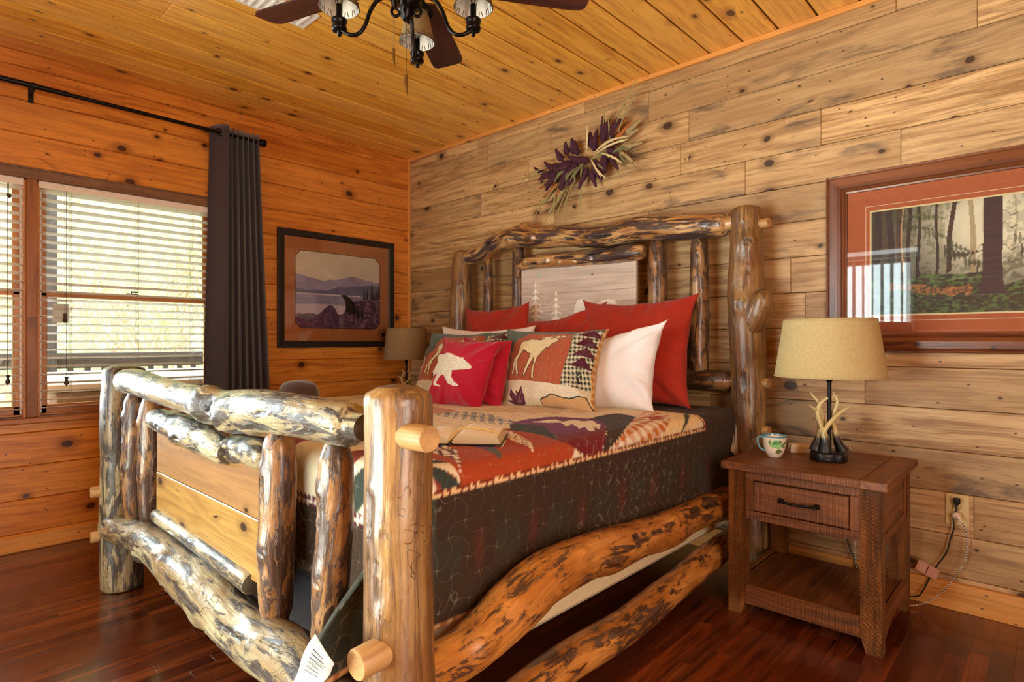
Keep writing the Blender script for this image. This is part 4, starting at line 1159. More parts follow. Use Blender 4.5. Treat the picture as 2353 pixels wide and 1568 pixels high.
# white sheet edge showing at the head end beside the post
m = MB(); g = np.linspace(0, 1, 14)
P = np.array([[(2.935 + .030 * math.sin(min(1, v * 1.6) * R90) + .004 * math.sin(u * 30), -.205 - .05 * u + .02 * v * math.sin(u * 6), .800 - .27 * v ** 1.2 * (1 - .35 * u)) for u in g] for v in g])
m.grid(P); so = m.build('bed_sheet', cloth('sheet_white', hx('#ece4d2'), weave=900, sheen=.1)); so.modifiers.new('t', 'SOLIDIFY').thickness = .004
tag(so, 'corner of a cream sheet showing past the quilt at the headboard', 'sheet')

# ================================================================ pillows
def pillow(Q, t, seed, paint=None, n=72, wr=1.0, pinch=.085, flange=0.0, ears=0.03, sag=0.0):
    """cushion whose four seam corners are BL, BR, TR, TL"""
    BL, BR, TR, TL = [np.array(q, float) for q in Q]
    g = np.linspace(0, 1, n)
    U, V = np.meshgrid(g, g, indexing='ij')
    a, b = U * 2 - 1, V * 2 - 1
    # corner-to-corner outline bows inward along each side, corners stand out as ears
    su = a * (1 - pinch * (1 - np.abs(b) ** 1.6) * np.abs(a) ** 3 + ears * (np.abs(b) ** 8) * np.abs(a) ** 8)
    sv = b * (1 - pinch * (1 - np.abs(a) ** 1.6) * np.abs(b) ** 3 + ears * (np.abs(a) ** 8) * np.abs(b) ** 8)
    sv = sv - sag * (1 - a ** 2) * (b > 0) * b ** 2 + .012 * fbm(U * 4, 0, 0, seed, 2) * np.abs(b) ** 3
    uu, vv = (su + 1) / 2, (sv + 1) / 2
    P = ((1 - vv) * (1 - uu))[..., None] * BL + ((1 - vv) * uu)[..., None] * BR + (vv * uu)[..., None] * TR + (vv * (1 - uu))[..., None] * TL
    nrm = np.cross(BR - BL, TL - BL); nrm /= np.linalg.norm(nrm)      # points to -y (front)
    if nrm[1] > 0: nrm = -nrm
    prof = (np.clip(1 - np.abs(a) ** 2.6, 0, 1) * np.clip(1 - np.abs(b) ** 2.6, 0, 1)) ** .5
    prof = prof * (1 + .16 * (-b) * (1 - np.abs(b)))
    W = np.linalg.norm(BR - BL); H = np.linalg.norm(TL - BL)
    ang = np.arctan2(b, a)
    edge = sstep(.45, .95, np.maximum(np.abs(a), np.abs(b)))
    cor = np.minimum(np.abs(a), np.abs(b)) ** 1.5
    wrk = wr * 1.7 * (.008 * fbm(U * W * 6, V * H * 6, 0, seed + 5, 3) + .014 * edge * fbm(ang * 5.5, 0 * ang, 0, seed + 6, 2) + .012 * cor * np.sin((a * np.sign(b) - b * np.sign(a)) * 9 + seed))
    m = MB()
    lc = np.stack([U * W + seed, V * H, 0 * U], -1)
    for side in (1, -1):
        d = t / 2 * prof + wrk * prof ** .6 * (1 if side == 1 else .6)
        D = P + nrm * (side * d)[..., None]
        col = None
        if paint is not None:
            col = paint(U, V) if side == 1 else np.broadcast_to(np.array(paint(U * 0 + .5, V * 0 + .02)), U.shape + (3,))
        m.grid(D, lc + (0 if side == 1 else 9), col, flip=(side == -1))
    # fix winding: front face must point along nrm
    return m, nrm
def mk_pillow(name, Q, t, seed, mat, label, group=None, cat='pillow', **kw):
    m, nrm = pillow(Q, t, seed, **kw)
    o = m.build(name, mat)
    me = o.data
    import bmesh
    bm = bmesh.new(); bm.from_mesh(me); bmesh.ops.remove_doubles(bm, verts=bm.verts, dist=.0004); bmesh.ops.recalc_face_normals(bm, faces=bm.faces); bm.to_mesh(me); bm.free()
    tag(o, label, cat, group)
    return o
M_REDP = cloth('red_suede', hx('#a8301f'), rough=.9, weave=700, sheen=.15, bump=.15, tint=.30)
M_WHITEP = cloth('white_cotton', hx('#f3f3f5'), rough=.85, weave=1400, sheen=.15, bump=.08, tint=.05)
M_CRIM = cloth('crimson_cotton', hx('#b0122e'), rough=.8, weave=1200, sheen=.2, bump=.12, tint=.2)
M_PAINTP = cloth('painted_cotton', None, rough=.85, weave=1200, sheen=.2, bump=.3, tint=.1)
M_SHAM = cloth('quilted_sham', None, rough=.85, weave=1200, sheen=.25, bump=.5, stitch=95.0, tint=.12)

G = 'red suede pillows against the headboard'
mk_pillow('euro_pillow', Q_RED1, .15, 1, M_REDP, 'leftmost of the three red suede pillows against the headboard', G, n=90, sag=.035, wr=1.3)
mk_pillow('euro_pillow', Q_RED2, .15, 5, M_REDP, 'middle red suede pillow, tucked behind the biggest one', G, n=90, sag=.035, wr=1.3)
mk_pillow('euro_pillow', Q_RED3, .19, 3, M_REDP, 'largest red suede pillow at the right end of the headboard', G, n=110, ears=.07, sag=.02, wr=1.2)
mk_pillow('bed_pillow', Q_WL, .15, 7, M_WHITEP, 'white pillow standing behind the red bear cushion', sag=.05)
def paint_mid(U, V):
    C = np.ones(U.shape + (3,)) * hx('#eadfce')
    n = fbm(U * 9, V * 6, 0, 77, 3)
    C[np.abs(n) < .07] = hx('#c8906a'); C[n > .5] = hx('#d8b89a')
    return C
mk_pillow('bed_pillow', Q_WM, .12, 9, M_PAINTP, 'pale leaf-printed pillow peeping over the moose pillow', paint=paint_mid, sag=.03)
mk_pillow('bed_pillow', Q_WR, .19, 11, M_WHITEP, 'plain white pillow leaning on the largest red one', ears=.07, n=80)

def paint_sham(U, V):
    C = np.ones(U.shape + (3,)) * hx('#3e4a44')
    w = .66; h = .42
    x, y = U * w, V * h
    # top and left dark green field, plaid at the lower left
    pl = (U < .14) & (V < .42); 
    g = np.array(hx('#2a2c2c')) * np.ones_like(C)
    ln = (np.abs((x / .034) % 1 - .5) < .06) | (np.abs((y / .040) % 1 - .5) < .05) | (np.abs((x / .034) % 1 - .32) < .03)
    g[ln] = hx('#d8ccb0'); C[pl] = g[pl]
    C[V > .80] = hx('#4c6258')
    C[in_poly(U, V, U_FIELD)] = hx('#ac5432')
    m = in_poly(U, V, U_BOT); C[m] = hx('#e2d6b8')
    m = in_poly(U, V, U_GING); gg = gingham(x + y * .12, y - x * .12, .0115, hx('#26302a'), hx('#dcd6b4')); C[m] = gg[m]
    for t in U_PINES: C[in_poly(U, V, t)] = hx('#521428')
    m = in_poly(U, V, U_PTRUNK) & ((fbm(x * 140, y * 140, 0, 6, 1) > -.1)); C[m] = hx('#2a241c')
    m = in_poly(U, V, U_EDGE) | (U > .985); gg = gingham(x, y, .018, hx('#b4793c'), hx('#e0c48c')); C[m] = gg[m]
    C[in_poly(U, V, U_WOLF)] = hx('#ece2cc')
    def outlined(poly, fill, line, wd=.006):
        cx, cy = np.mean(poly, 0)
        m = in_poly(U, V, poly)
        o = np.zeros(U.shape, bool)
        for dx in (-wd, 0, wd):
            for dy in (-wd * 1.5, 0, wd * 1.5):
                o |= in_poly(U + dx, V + dy, poly)
        C[o] = line; C[m] = fill
    outlined(U_MOOSE, hx('#e8dcae'), hx('#4a3024'))
    m = in_poly(U, V, U_ANTLER); C[m] = hx('#e0d2a8'); C[m & (fbm(x * 120, y * 90, 0, 8, 1) > .25)] = hx('#7a5a38')
    outlined(U_LEAF, hx('#5a1c38'), hx('#4a1830'), .003)
    for p0, p1 in (((.236, .02), (.196, .11)), ((.236, .02), (.29, .15)), ((.236, .03), (.215, .06)), ((.25, .02), (.30, .09))):
        p0, p1 = np.array(p0), np.array(p1); d = p1 - p0; t = np.clip(((U - p0[0]) * d[0] + (V - p0[1]) * d[1]) / (d @ d), 0, 1)
        C[np.hypot(U - p0[0] - t * d[0], (V - p0[1] - t * d[1]) * .64) < .0018] = hx('#b88090')
    outlined(U_TAN, hx('#cca06a'), hx('#2c3430'), .008)
    return C
mk_pillow('patchwork_pillow', Q_WOLF, .15, 13, M_SHAM, 'patchwork pillow behind the red bear cushion, grey-green corner showing', 'patchwork moose pillows', paint=paint_sham, n=150)
mk_pillow('patchwork_pillow', Q_MOOSE, .17, 15, M_SHAM, 'patchwork pillow with cream moose and maroon pine triangles', 'patchwork moose pillows', paint=paint_sham, n=240, ears=.05)
mk_pillow('cushion', Q_CB, .12, 17, M_CRIM, 'plain crimson cushion tucked behind the bear cushion', cat='cushion', n=70)
def paint_bear(U, V):
    C = np.ones(U.shape + (3,)) * hx('#b0122e')
    m = in_poly(U, V, U_BEAR)
    C[m] = hx('#ece6d2')
    C[m & (np.sin(V * 240 + 3 * np.sin(U * 22)) > .55)] = hx('#c8c0a8')
    return C
mk_pillow('cushion', Q_BEAR, .15, 19, M_PAINTP, 'crimson cushion with stitched white walking bear', cat='cushion', n=230, paint=paint_bear, wr=1.2)

# ================================================================ hat
hat = empty('felt_hat', 'brown felt hat with rounded crown on the far side of the quilt', 'hat', (1.145, -1.60, .818), rz=.5)
m = MB(); n = 44
def hr(z):  # elliptical crown profile (z up)
    return 1
th = np.linspace(0, 2 * np.pi, n, endpoint=False)
prof = [(.078, 0), (.0785, .03), (.077, .055), (.073, .078), (.066, .094), (.055, .107), (.042, .116), (.026, .122), (.012, .1245), (.0005, .125)]
P = np.array([[(r * 1.42 * math.cos(a), r * 1.18 * math.sin(a), z - .012 * math.exp(-((math.sin(a) * r) / .02) ** 2) * (r < .05)) for a in th] for r, z in prof])
M_FELT = cloth('brown_felt', hx('#4e3a32'), rough=.95, weave=600, sheen=.6, bump=.15)
m.grid(P, wv=True, flip=True); m.build('crown', M_FELT, hat)
m = MB(); P = np.array([[((.078 + w) * 1.42 * math.cos(a), (.078 + w) * 1.18 * math.sin(a), .003 + .25 * w * w * 8 * abs(math.sin(a)) ** 2) for a in th] for w in np.linspace(0, .062, 7)])
m.grid(P, wv=True); bo = m.build('brim', M_FELT, hat); bo.modifiers.new('t', 'SOLIDIFY').thickness = .003
m = MB(); m.grid(np.array([[(.0795 * 1.42 * math.cos(a), .0795 * 1.18 * math.sin(a), z) for a in th] for z in (.004, .026)]), wv=True, flip=True)
m.build('hat_band', plain('hat_band', hx('#2c201c'), .6), hat)

# ================================================================ open book
bk = empty('open_book', 'thick open book lying face up on the quilt near the foot post', 'book', (2.655, -1.800, .8165), rz=math.radians(38))
M_PAGE = plain('page', hx('#f8f0e0'), .8); M_PEDGE = NT('page_edge')
_lc = M_PEDGE.n('TexCoord').outputs['Object']
_w = M_PEDGE.n('TexWave', {'Vector': _lc, 'Scale': 260.0, 'Distortion': .8}, bands_direction='Z')
M_PEDGE.bsdf(M_PEDGE.mix(_w.outputs['Fac'], hx('#9c7c50'), hx('#d8c49c')), .8); M_PEDGE = M_PEDGE.done()
PW, PL = .150, .105
def leafz(x, top, side):
    t = min(1, abs(x) / PW)
    return top * (math.sin(min(1, t * 3.2) * R90) ** .8) * (1 - .42 * t ** 1.5) + .003
for side, top in ((-1, .030), (1, .040)):
    m = MB(); xs_ = [side * PW * k / 18 for k in range(19)]
    Z = [leafz(x, top, side) for x in xs_]
    mi_top = np.array([[(x, y, z) for y in (-PL, PL)] for x, z in zip(xs_, Z)])
    m.grid(mi_top, flip=(side == -1), mi=0)
    for y in (-PL, PL):
        P = np.array([[(x - side * .012 * (f) * (abs(x) / PW) * -1, y, .004 + (z - .004) * (1 - f)) for f in (0, .5, 1)] for x, z in zip(xs_, Z)])
        m.grid(P, mi=1, smooth=False)
    xe = side * PW
    m.grid(np.array([[(xe + side * .012 * f, y, .004 + (Z[-1] - .004) * (1 - f)) for f in (0, .5, 1)] for y in (-PL, PL)]), mi=1, smooth=False)
    m.build('page_block', [M_PAGE, M_PEDGE], bk)
m = MB()
m.box((-PW - .017, -PL - .005, 0), (-.012, PL + .005, .0035), .001); m.box((.012, -PL - .005, 0), (PW + .017, PL + .005, .0035), .001)
m.tube([(0, -PL - .005, .005), (0, PL + .005, .005)], .0065, 12)
m.build('cover', plain('book_cover', hx('#2a1c14'), .6), bk)
m = MB()
pts = [(0.004, .10, .030), (.012, .05, .036), (.03, .0, .0445), (.07, -.03, .0425), (.11, -.045, .036), (.148, -.05, .0285)]
m.tube(spline([( -.004, -PL - .004, .012), (.003, -.085, .022), (.02, -.045, .043), (.06, -.035, .0448), (.11, -.04, .0385), (.152, -.045, .028)], 24), .0028, 6, lump=np.array([1, .5, .5, 1, .5, .5]))
m.build('ribbon_bookmark', plain('ribbon_gold', hx('#d8b860'), .5), bk)
for k in range(4):
    m = MB(); o_ = .006 + k * .0045
    m.box((PW - .030 + o_ * 1.0, -PL + .002, .0242 - k * .0045), (PW - .004 + o_ * 1.2, PL - .004, .0248 - k * .0045), 0, M=xf((0, 0, .006), ry=.12)); m.build('loose_page', M_PAGE, bk)

# ================================================================ nightstands
M_NS = wood('nightstand_wood', [hx('#8e5426'), hx('#4c2810'), hx('#945a2c')], knot=hx('#2a120a'), knots=.04, rough=.42, coat=.12, bump=.5, saw=.4, tonevar=.3, grain=.3)
def nightstand(x0, y1, label):
    """x0 = left side, y1 = back edge of the top; 0.615 wide, 0.60 deep, 0.64 high"""
    ns = empty('nightstand', label, 'nightstand', (x0 + .305, y1 - .30, 0))
    W, D = .2825, .275            # half body
    def part(name, boxes, par=ns, mat=M_NS):
        m = MB()
        for lo, hi, bev, ax in boxes: m.box(lo, hi, bev, ax, random.random())
        return m.build(name, mat, par)
    tp = part('top', [((-.305 + .09, -.305 + .058, .6085), (.305 - .09, .305 - .045, .64), .001, 0), ((-.305, -.305, .608), (-.216, .305, .64), .003, 1), ((.216, -.305, .608), (.305, .305, .64), .003, 1),
                ((-.216, -.305, .608), (.216, -.248, .64), .003, 0), ((-.216, .261, .608), (.216, .305, .64), .003, 0)])
    for sx in (-1, 1):
        for sy in (-1, 1):
            lw = .070
            # leg, tapering inward at the foot
            m = MB(); xo, xi = sx * W, sx * (W - lw)
            yo, yi = sy * D, sy * (D - .055)
            prof = [(xo, .6079), (xo, 0.0), (xo - sx * .052, 0.0), (xi, .058), (xi, .6079)]
            m.prism([(a, z) for a, z in prof], .055, M=xf((0, min(yo, yi), 0)), rnd=random.random(), lcaxis=2)
            m.build('leg', M_NS_LEG, ns)
    xi = W - .070
    part('apron', [((-xi, -D + .004, .570), (xi, -D + .028, .607), .001, 0), ((-xi, -D + .004, .405), (xi, -D + .030, .440), .001, 0),
                   ((-xi, -D + .004, .441), (-xi + .034, -D + .028, .569), .001, 2), ((xi - .034, -D + .004, .441), (xi, -D + .028, .569), .001, 2)])
    part('back_panel', [((-xi, D - .03, .40), (xi, D - .012, .607), .001, 0)])
    part('back_stretcher', [((-xi, D - .03, .08), (xi, D - .012, .107), .001, 0)])
    for sx in (-1, 1):
        a, b = sorted((sx * (W - .008), sx * (W - .026)))
        part('side_panel', [((a, -D + .056, .43), (b, D - .056, .607), .001, 1), ((a - .004 * (sx < 0), -D + .056, .395), (b + .004 * (sx > 0), D - .056, .43), .001, 1), ((a - .004 * (sx < 0), D - .10, .431), (b + .004 * (sx > 0), D - .056, .606), .001, 2)])
        # lower side stretcher with arched underside
        m = MB(); pts = [(-D + .056, .135), (-D + .056, .045), (-D + .085, .055), (-.12, .080), (0, .088), (.12, .080), (D - .085, .055), (D - .056, .045), (D - .056, .135)]
        m.prism(pts, .020, M=xf((sx * (W - .010) + .010, 0, 0), rz=R90), rnd=.4)
        m.build('side_stretcher', M_NS, ns)
    part('shelf', [((-xi - .0 + k * (2 * xi / 6) + .0005, -D + .024, .108), (-xi + (k + 1) * (2 * xi / 6) - .0005, D - .031, .126), .0015, 1) for k in range(6)]
         + [((-W + .028, -D + .057, .108), (-xi - .0005, D - .057, .126), .0015, 1), ((xi + .0005, -D + .057, .108), (W - .028, D - .057, .126), .0015, 1)])
    part('front_stretcher', [((-xi, -D + .003, .048), (xi, -D + .023, .128), .002, 0)])
    dw = part('drawer', [((-xi + .038, -D - .002, .445), (xi - .038, -D + .018, .566), .003, 0), ((-xi + .05, -D + .02, .45), (xi - .05, D - .05, .55), .002, 1)])
    m = MB(); yh = -D - .004
    for sx in (-1, 1):
        m.box((sx * .067 - .010, yh - .006, .497), (sx * .067 + .010, yh + .004, .517), .004)
        m.box((sx * .067 - .006, yh - .024, .500), (sx * .067 + .006, yh - .004, .514), .003)
    m.tube(spline([(-.066, yh - .022, .507), (-.04, yh - .028, .507), (0, yh - .030, .506), (.04, yh - .028, .507), (.066, yh - .022, .507)], 20), .0055, 10, lump=np.array([1, 1.25, 1, .8, .8, .8, .8, .8, 1, 1.25]))
    m.build('handle', M_BLACK, dw)
    return ns
M_NS_LEG = wood('nightstand_leg', [hx('#a4642e'), hx('#522c12'), hx('#a46630')], knot=hx('#2a120a'), knots=.0, rough=.42, coat=.12, bump=.8, saw=1.0, tonevar=.3, grain=.3)
nightstand(3.094, -.085, 'dark rough-sawn wooden nightstand with drawer and open shelf beside the bed')
nightstand(.10, -.085, 'far nightstand hidden behind the bed, under the lamp in the corner')

# ================================================================ lamps
def shade_mat(name, col):
    t = NT(name); lc = t.attr('lc')
    n1 = t.noise(t.vmul(lc, (1, 1, 1)), 160.0, 3, .7, 1.2); n2 = t.noise(lc, 45.0, 3, .6, 2.0)
    c = t.mix(t.maprange(n1, .4, .65), col, tuple(x * .82 for x in col))
    nrm = t.bump(t.math('ADD', n1, n2), .35, .004)
    d = t.n('BsdfDiffuse', {'Color': c, 'Normal': nrm}); tr = t.n('BsdfTranslucent', {'Color': c})
    mx = t.n('MixShader', {0: .3, 1: d.outputs[0], 2: tr.outputs[0]}); t.t.links.new(mx.outputs[0], t.out.inputs[0])
    return t.done()
def antler_mat():
    t = NT('antler'); lc = t.n('TexCoord').outputs['Object']
    z = t.n('SeparateXYZ', {0: lc}).outputs[2]
    n = t.noise(t.vmul(lc, (160, 160, 26)), 1.0, 3)
    f = t.maprange(t.math('ADD', z, t.math('MULTIPLY', n, .05)), .115, .155)
    c = t.mix(f, hx('#12100f'), hx('#d6c384'))
    c = t.mix(t.maprange(z, .20, .32, 0, .5), c, hx('#efe2b0'))
    h = t.math('MULTIPLY', n, t.math('SUBTRACT', 1.0, t.math('MULTIPLY', f, .93)))
    t.bsdf(c, .35, t.bump(h, .8, .006), Coat_Weight=.3)
    return t.done()
M_ANT = antler_mat()
M_STONE = plain('black_resin', hx('#0e0d0f'), .35, bump=.9, bscale=90.0)
def table_lamp(loc, label, shade, rb, rt, hb, ht, group=None, rz=0.0):
    L = empty('table_lamp', label, 'lamp', loc, rz=rz, group=group)
    th = np.linspace(0, 2 * np.pi, 36, endpoint=False)
    m = MB(); rad = .073 * (1 + .05 * np.sin(th * 5 + 1) + .03 * np.sin(th * 9))
    P = np.array([[(r * f * math.cos(a), r * f * math.sin(a) * .85, z) for a, r in zip(th, rad)] for f, z in ((.98, 0), (1.03, .010), (.99, .022), (1.02, .032), (.95, .040), (.6, .041), (.02, .041))])
    m.grid(P, wv=True, flip=True); m.build('base', M_STONE, L)
    m = MB(); m.tube([(0, 0, .038), (0, 0, .345), (0, 0, .50)], .0085, 14); m.lathe([(.0085, .335), (.013, .34), (.013, .352), (.0085, .358)], 14); m.build('pole', M_BLACK, L)
    m = MB(); m.lathe([(.013, .355), (.016, .36), (.016, .41), (.011, .415)], 16); m.build('socket', M_BLACK, L)
    m = MB(); m.lathe([(.011, .41), (.013, .425), (.028, .455), (.031, .48), (.024, .505), (0, .515)], 16); m.build('bulb', plain('bulb_glass', hx('#f0ece0'), .25), L)
    ants = [
        # main beam, then tines (x right, y away, z up)
        ([(-.028, -.020, .038), (-.027, -.022, .085), (-.032, -.020, .125), (-.012, -.022, .160), (.028, -.020, .200), (.060, -.022, .222), (.086, -.020, .234)], [.022, .017, .013, .0115, .010, .007, .002]),
        ([(-.030, -.020, .122), (-.046, -.022, .150), (-.060, -.020, .184)], [.010, .0075, .002]),
        ([(-.058, .010, .040), (-.040, .012, .085), (-.026, .010, .135), (-.040, .008, .180), (-.046, .006, .215), (-.030, .004, .248), (.002, .0, .270), (.038, -.002, .278)], [.022, .016, .011, .012, .0105, .0085, .006, .002]),
        ([(-.046, .006, .212), (-.064, .002, .222), (-.088, -.002, .237)], [.008, .006, .002]),
        ([(.062, .006, .038), (.040, .008, .080), (.028, .008, .130), (.018, .006, .170), (.026, .004, .215), (.034, .0, .250), (.022, .004, .285), (.010, .01, .296)], [.022, .016, .0125, .011, .0105, .0085, .005, .002]),
        ([(.026, .008, .128), (.016, .0, .150), (.006, -.006, .168)], [.008, .006, .002]),
        ([(.034, .004, .215), (.040, .004, .196), (.050, .004, .178)], [.006, .005, .002]),
        ([(-.015, .040, .040), (-.010, .036, .12), (-.012, .032, .19), (-.030, .03, .245), (-.055, .03, .275), (-.066, .03, .290)], [.020, .012, .009, .008, .005, .002]),
    ]
    for k in (0, 2, 4, 7):
        grp = {0: [0, 1], 2: [2, 3], 4: [4, 5, 6], 7: [7]}[k]
        m = MB()
        for q in grp:
            p, r = ants[q]; S = spline(np.hstack([np.array(p), np.array(r)[:, None]]), 40)
            u = np.linspace(0, 1, 40)[:, None]; tt = np.linspace(0, 2 * np.pi, 18, endpoint=False)[None]
            lp = 1 + .10 * np.sin(tt * 7 + u * 9) * (S[:, 2:3] < .125) + .06 * fbm(u * 12 + 0 * tt, np.cos(tt) * 2, np.sin(tt) * 2, q, 2)
            m.tube(S[:, :3], S[:, 3] * np.where(S[:, 2] > .12, .82, 1.0), 18, lump=lp)
        m.build('antler', M_ANT, L)
    n = 64; th = np.linspace(0, 2 * np.pi, n, endpoint=False)
    zz = np.linspace(hb, ht, 14)
    rr = rb + (rt - rb) * (zz - hb) / (ht - hb)
    P = np.stack([rr[:, None] * np.cos(th), rr[:, None] * np.sin(th), np.broadcast_to(zz[:, None], (14, n))], -1)
    m = MB(); lc = np.stack([np.broadcast_to(zz[:, None], (14, n)), rr[:, None] * np.cos(th), rr[:, None] * np.sin(th)], -1)
    m.grid(P, lc, wv=True)
    so = m.build('lamp_shade', shade, L); so.modifiers.new('t', 'SOLIDIFY').thickness = .002
    for zc, r in ((hb, rb), (ht, rt)):
        m = MB()
        ring = np.array([(r * math.cos(a), r * math.sin(a), zc + (.004 if zc == hb else -.004)) for a in np.linspace(0, 2 * np.pi, n + 1)])
        m.tube(ring, .0028, 6, cap=False, lump=np.array([1, 1, 2.2, 1, 1, 2.2])[None, :] * .8)
        m.build('shade_trim', shade, so)
    m = MB()
    for k in range(3):
        a = k * 2.09; m.tube([(0, 0, .42), (rt * .97 * math.cos(a), rt * .97 * math.sin(a), ht - .012)], .0015, 6)
    m.build('shade_spider', M_BLACK, L)
    return L
M_SH1 = shade_mat('shade_cream', hx('#e0cc94')); M_SH2 = shade_mat('shade_linen', hx('#b49a74'))
table_lamp((3.434, -.375, .6402), 'antler table lamp with cream shade on the right nightstand', M_SH1, .213, .176, .356, .602, rz=math.radians(43))
table_lamp((.405, -.335, .6402), 'antler table lamp with tan linen shade in the far corner', M_SH2, .176, .150, .365, .610, rz=math.radians(20))

# ================================================================ mug, white box
def mug():
    M = empty('mug', 'cream mug painted with green leaves and blue rim on the nightstand', 'mug', (3.236, -.455, .6402), rz=math.radians(43))
    n = 72; zz = np.array([0, .002, .010, .022, .036, .052, .068, .082, .092, .095]); rr = np.array([.024, .027, .032, .038, .0425, .0455, .0475, .049, .0505, .0510])
    zz2 = np.linspace(0, .095, 44); rr2 = np.interp(zz2, zz, rr)
    th = np.linspace(0, 2 * np.pi, n * 3, endpoint=False)
    A, Z = np.meshgrid(th, zz2); R = rr2[:, None] + 0 * A
    P = np.stack([R * np.cos(A), R * np.sin(A), Z], -1)
    C = np.ones(P.shape) * hx('#efe4cc')
    # painted front faces the camera (local -y)
    x = (A - 1.5 * np.pi) * .045; y = Z
    m1 = (np.hypot((x + .010) / 1.5, y - .062) + .008 * fbm(x * 60, y * 60, 0, 4, 2)) < .018
    C[m1] = hx('#9ed488')
    C[m1 & (fbm(x * 70, y * 120, 0, 9, 2) > .2)] = hx('#6cc07c')
    def leaf(cx, cy, ang, L, W, col):
        u = (x - cx) * math.cos(ang) + (y - cy) * math.sin(ang); v = -(x - cx) * math.sin(ang) + (y - cy) * math.cos(ang)
        mm = (u > 0) & (u < L) & (np.abs(v) < W * np.sin(np.clip(u / L, 0, 1) * np.pi) ** .7)
        C[mm] = col; C[mm & (np.abs(v) < .0006)] = hx('#8aa060')
    for a in (-1.9, -1.3, -.7, -2.3): leaf(.0, .040, a, .022, .0055, hx('#5e7440'))
    for cx, cy, a, L in ((.008, .055, .55, .026), (.010, .060, .1, .022), (.012, .052, -.2, .022), (.028, .062, 1.1, .018), (-.040, .06, 1.4, .022), (.012, .068, 2.5, .018)): leaf(cx, cy, a, L, .0045, hx('#6c8850'))
    for k in range(11):
        C[np.hypot(((x - (-.05 + k * .0105)) + .0), y - (.010 + .004 * (k % 3) + (.03 if k > 8 else 0))) < .0018] = hx('#4c6878')
    # small dark script on the green
    for cx, w_ in ((-.022, .004), (-.0155, .003), (-.010, .004), (-.004, .003), (.001, .003)):
        rg = np.abs(np.hypot(x - cx, (y - .066) * 1.0) - .0022) < .0008; C[rg] = hx('#16302c')
        C[(np.abs(x - cx - .002) < .0006) & (np.abs(y - .066) < w_)] = hx('#16302c')
    C[Z > .0895] = hx('#5f98a8')
    m = MB(); m.grid(P, None, C, wv=True, flip=True)
    Pi = np.stack([(R * .955) * np.cos(A), (R * .955) * np.sin(A), np.maximum(Z, .004)], -1)
    Ci = np.ones(P.shape) * hx('#f2e8d4'); Ci[Z > .088] = hx('#5f98a8')
    m.grid(Pi, None, Ci, wv=True)
    rim = np.stack([np.concatenate([P[-1:], (P[-1:] + Pi[-1:]) / 2 + [0, 0, .0012], Pi[-1:]])], 0)[0]
    m.grid(rim, None, np.ones(rim.shape) * hx('#5f98a8'), wv=True, flip=True)
    m.lathe([(.0005, 0), (.024, 0)], 40, col=hx('#efe4cc')); m.lathe([(.0005, .0045), (.027, .0045)], 40, col=hx('#efe4cc'))
    t = NT('glazed_ceramic'); t.bsdf(t.attr('paint', 'Color'), .18, Coat_Weight=.5); mc = t.done()
    b = m.build('body', mc, M)
    m = MB(); S = spline([(-.046, 0, .084), (-.060, 0, .090), (-.073, 0, .086), (-.074, 0, .066), (-.066, 0, .044), (-.052, 0, .032), (-.040, 0, .029)], 36)
    m.tube(S, np.interp(np.linspace(0, 1, 36), [0, .2, .8, 1], [.0055, .0045, .0045, .005]), 12)
    m.build('handle', plain('glaze_blue', hx('#6a9cac'), .2), M)
mug()
wb_ = empty('charger_box', 'small white angular plastic box behind the mug', 'box', (3.292, -.245, .6402), rz=math.radians(33))
m = MB()
pr_ = [(-.060, -.024), (.042, -.024), (.060, -.006), (.060, .018), (.048, .026), (-.060, .026)]
lo = [(a, b, 0) for a, b in pr_]; mid = [(a, b, .026) for a, b in pr_]; hi = [(a * .90, b * .78, .037) for a, b in pr_]
V = lo + mid + hi; n = 6; F = [list(range(n))[::-1], [12 + i for i in range(n)]]
for l in (0, 1): F += [[l * n + i, l * n + (i + 1) % n, (l + 1) * n + (i + 1) % n, (l + 1) * n + i] for i in range(n)]
m.add(V, F, smooth=False); m.build('case', plain('warm_white', hx('#e8dccc'), .45), wb_)
m = MB(); m.box((-.0601, -.004, .008), (-.0595, .008, .014), 0); m.build('port', M_BLACK, wb_)

# ================================================================ wall outlet and cords
ol = empty('wall_outlet', 'almond wall outlet with two plugs on the plank wall', 'outlet', (3.833, 0, .4285))
m = MB(); m.box((-.0415, -.006, -.067), (.0415, .0008, .067), .003); m.build('cover_plate', plain('almond_plate', hx('#d8c48a'), .4), ol)
for z in (.019, -.019):
    m = MB(); m.lathe([(0, .0085), (.0165, .0085), (.017, .006)], 24, xf((0, 0, z), rx=R90)); m.build('receptacle', plain('almond_face', hx('#ccb67c'), .4), ol)
m = MB(); m.lathe([(0, .0065), (.003, .0065), (.003, .006)], 10, xf((0, 0, 0), rx=R90)); m.build('screw', M_BRASS, ol)
def cord(name, pts, r, mat, label, n=90):
    o = empty(name, label, 'cord', pts[0])
    P = spline(np.array(pts) - np.array(pts[0]), n)
    m = MB(); m.tube(P, r, 8); m.build('cable', mat, o)
    return o
c1 = cord('lamp_cord', [(3.833, -.030, .450), (3.831, -.034, .432), (3.822, -.030, .40), (3.824, -.028, .355), (3.812, -.028, .31), (3.800, -.030, .25), (3.770, -.034, .19), (3.745, -.040, .135), (3.72, -.045, .07), (3.69, -.045, .030), (3.60, -.045, .025), (3.50, -.045, .03), (3.46, -.045, .12), (3.41, -.05, .28), (3.40, -.052, .50), (3.40, -.055, .660), (3.42, -.16, .645), (3.43, -.32, .6445)], .0030, plain('black_rubber', hx('#15120f'), .5), 'black lamp cord hanging from the top outlet', 140)
m = MB(); m.box((-.012, -.026, .0085), (.012, -.006, .034), .003); m.box((-.0055, -.034, .001), (.0055, -.020, .020), .003)
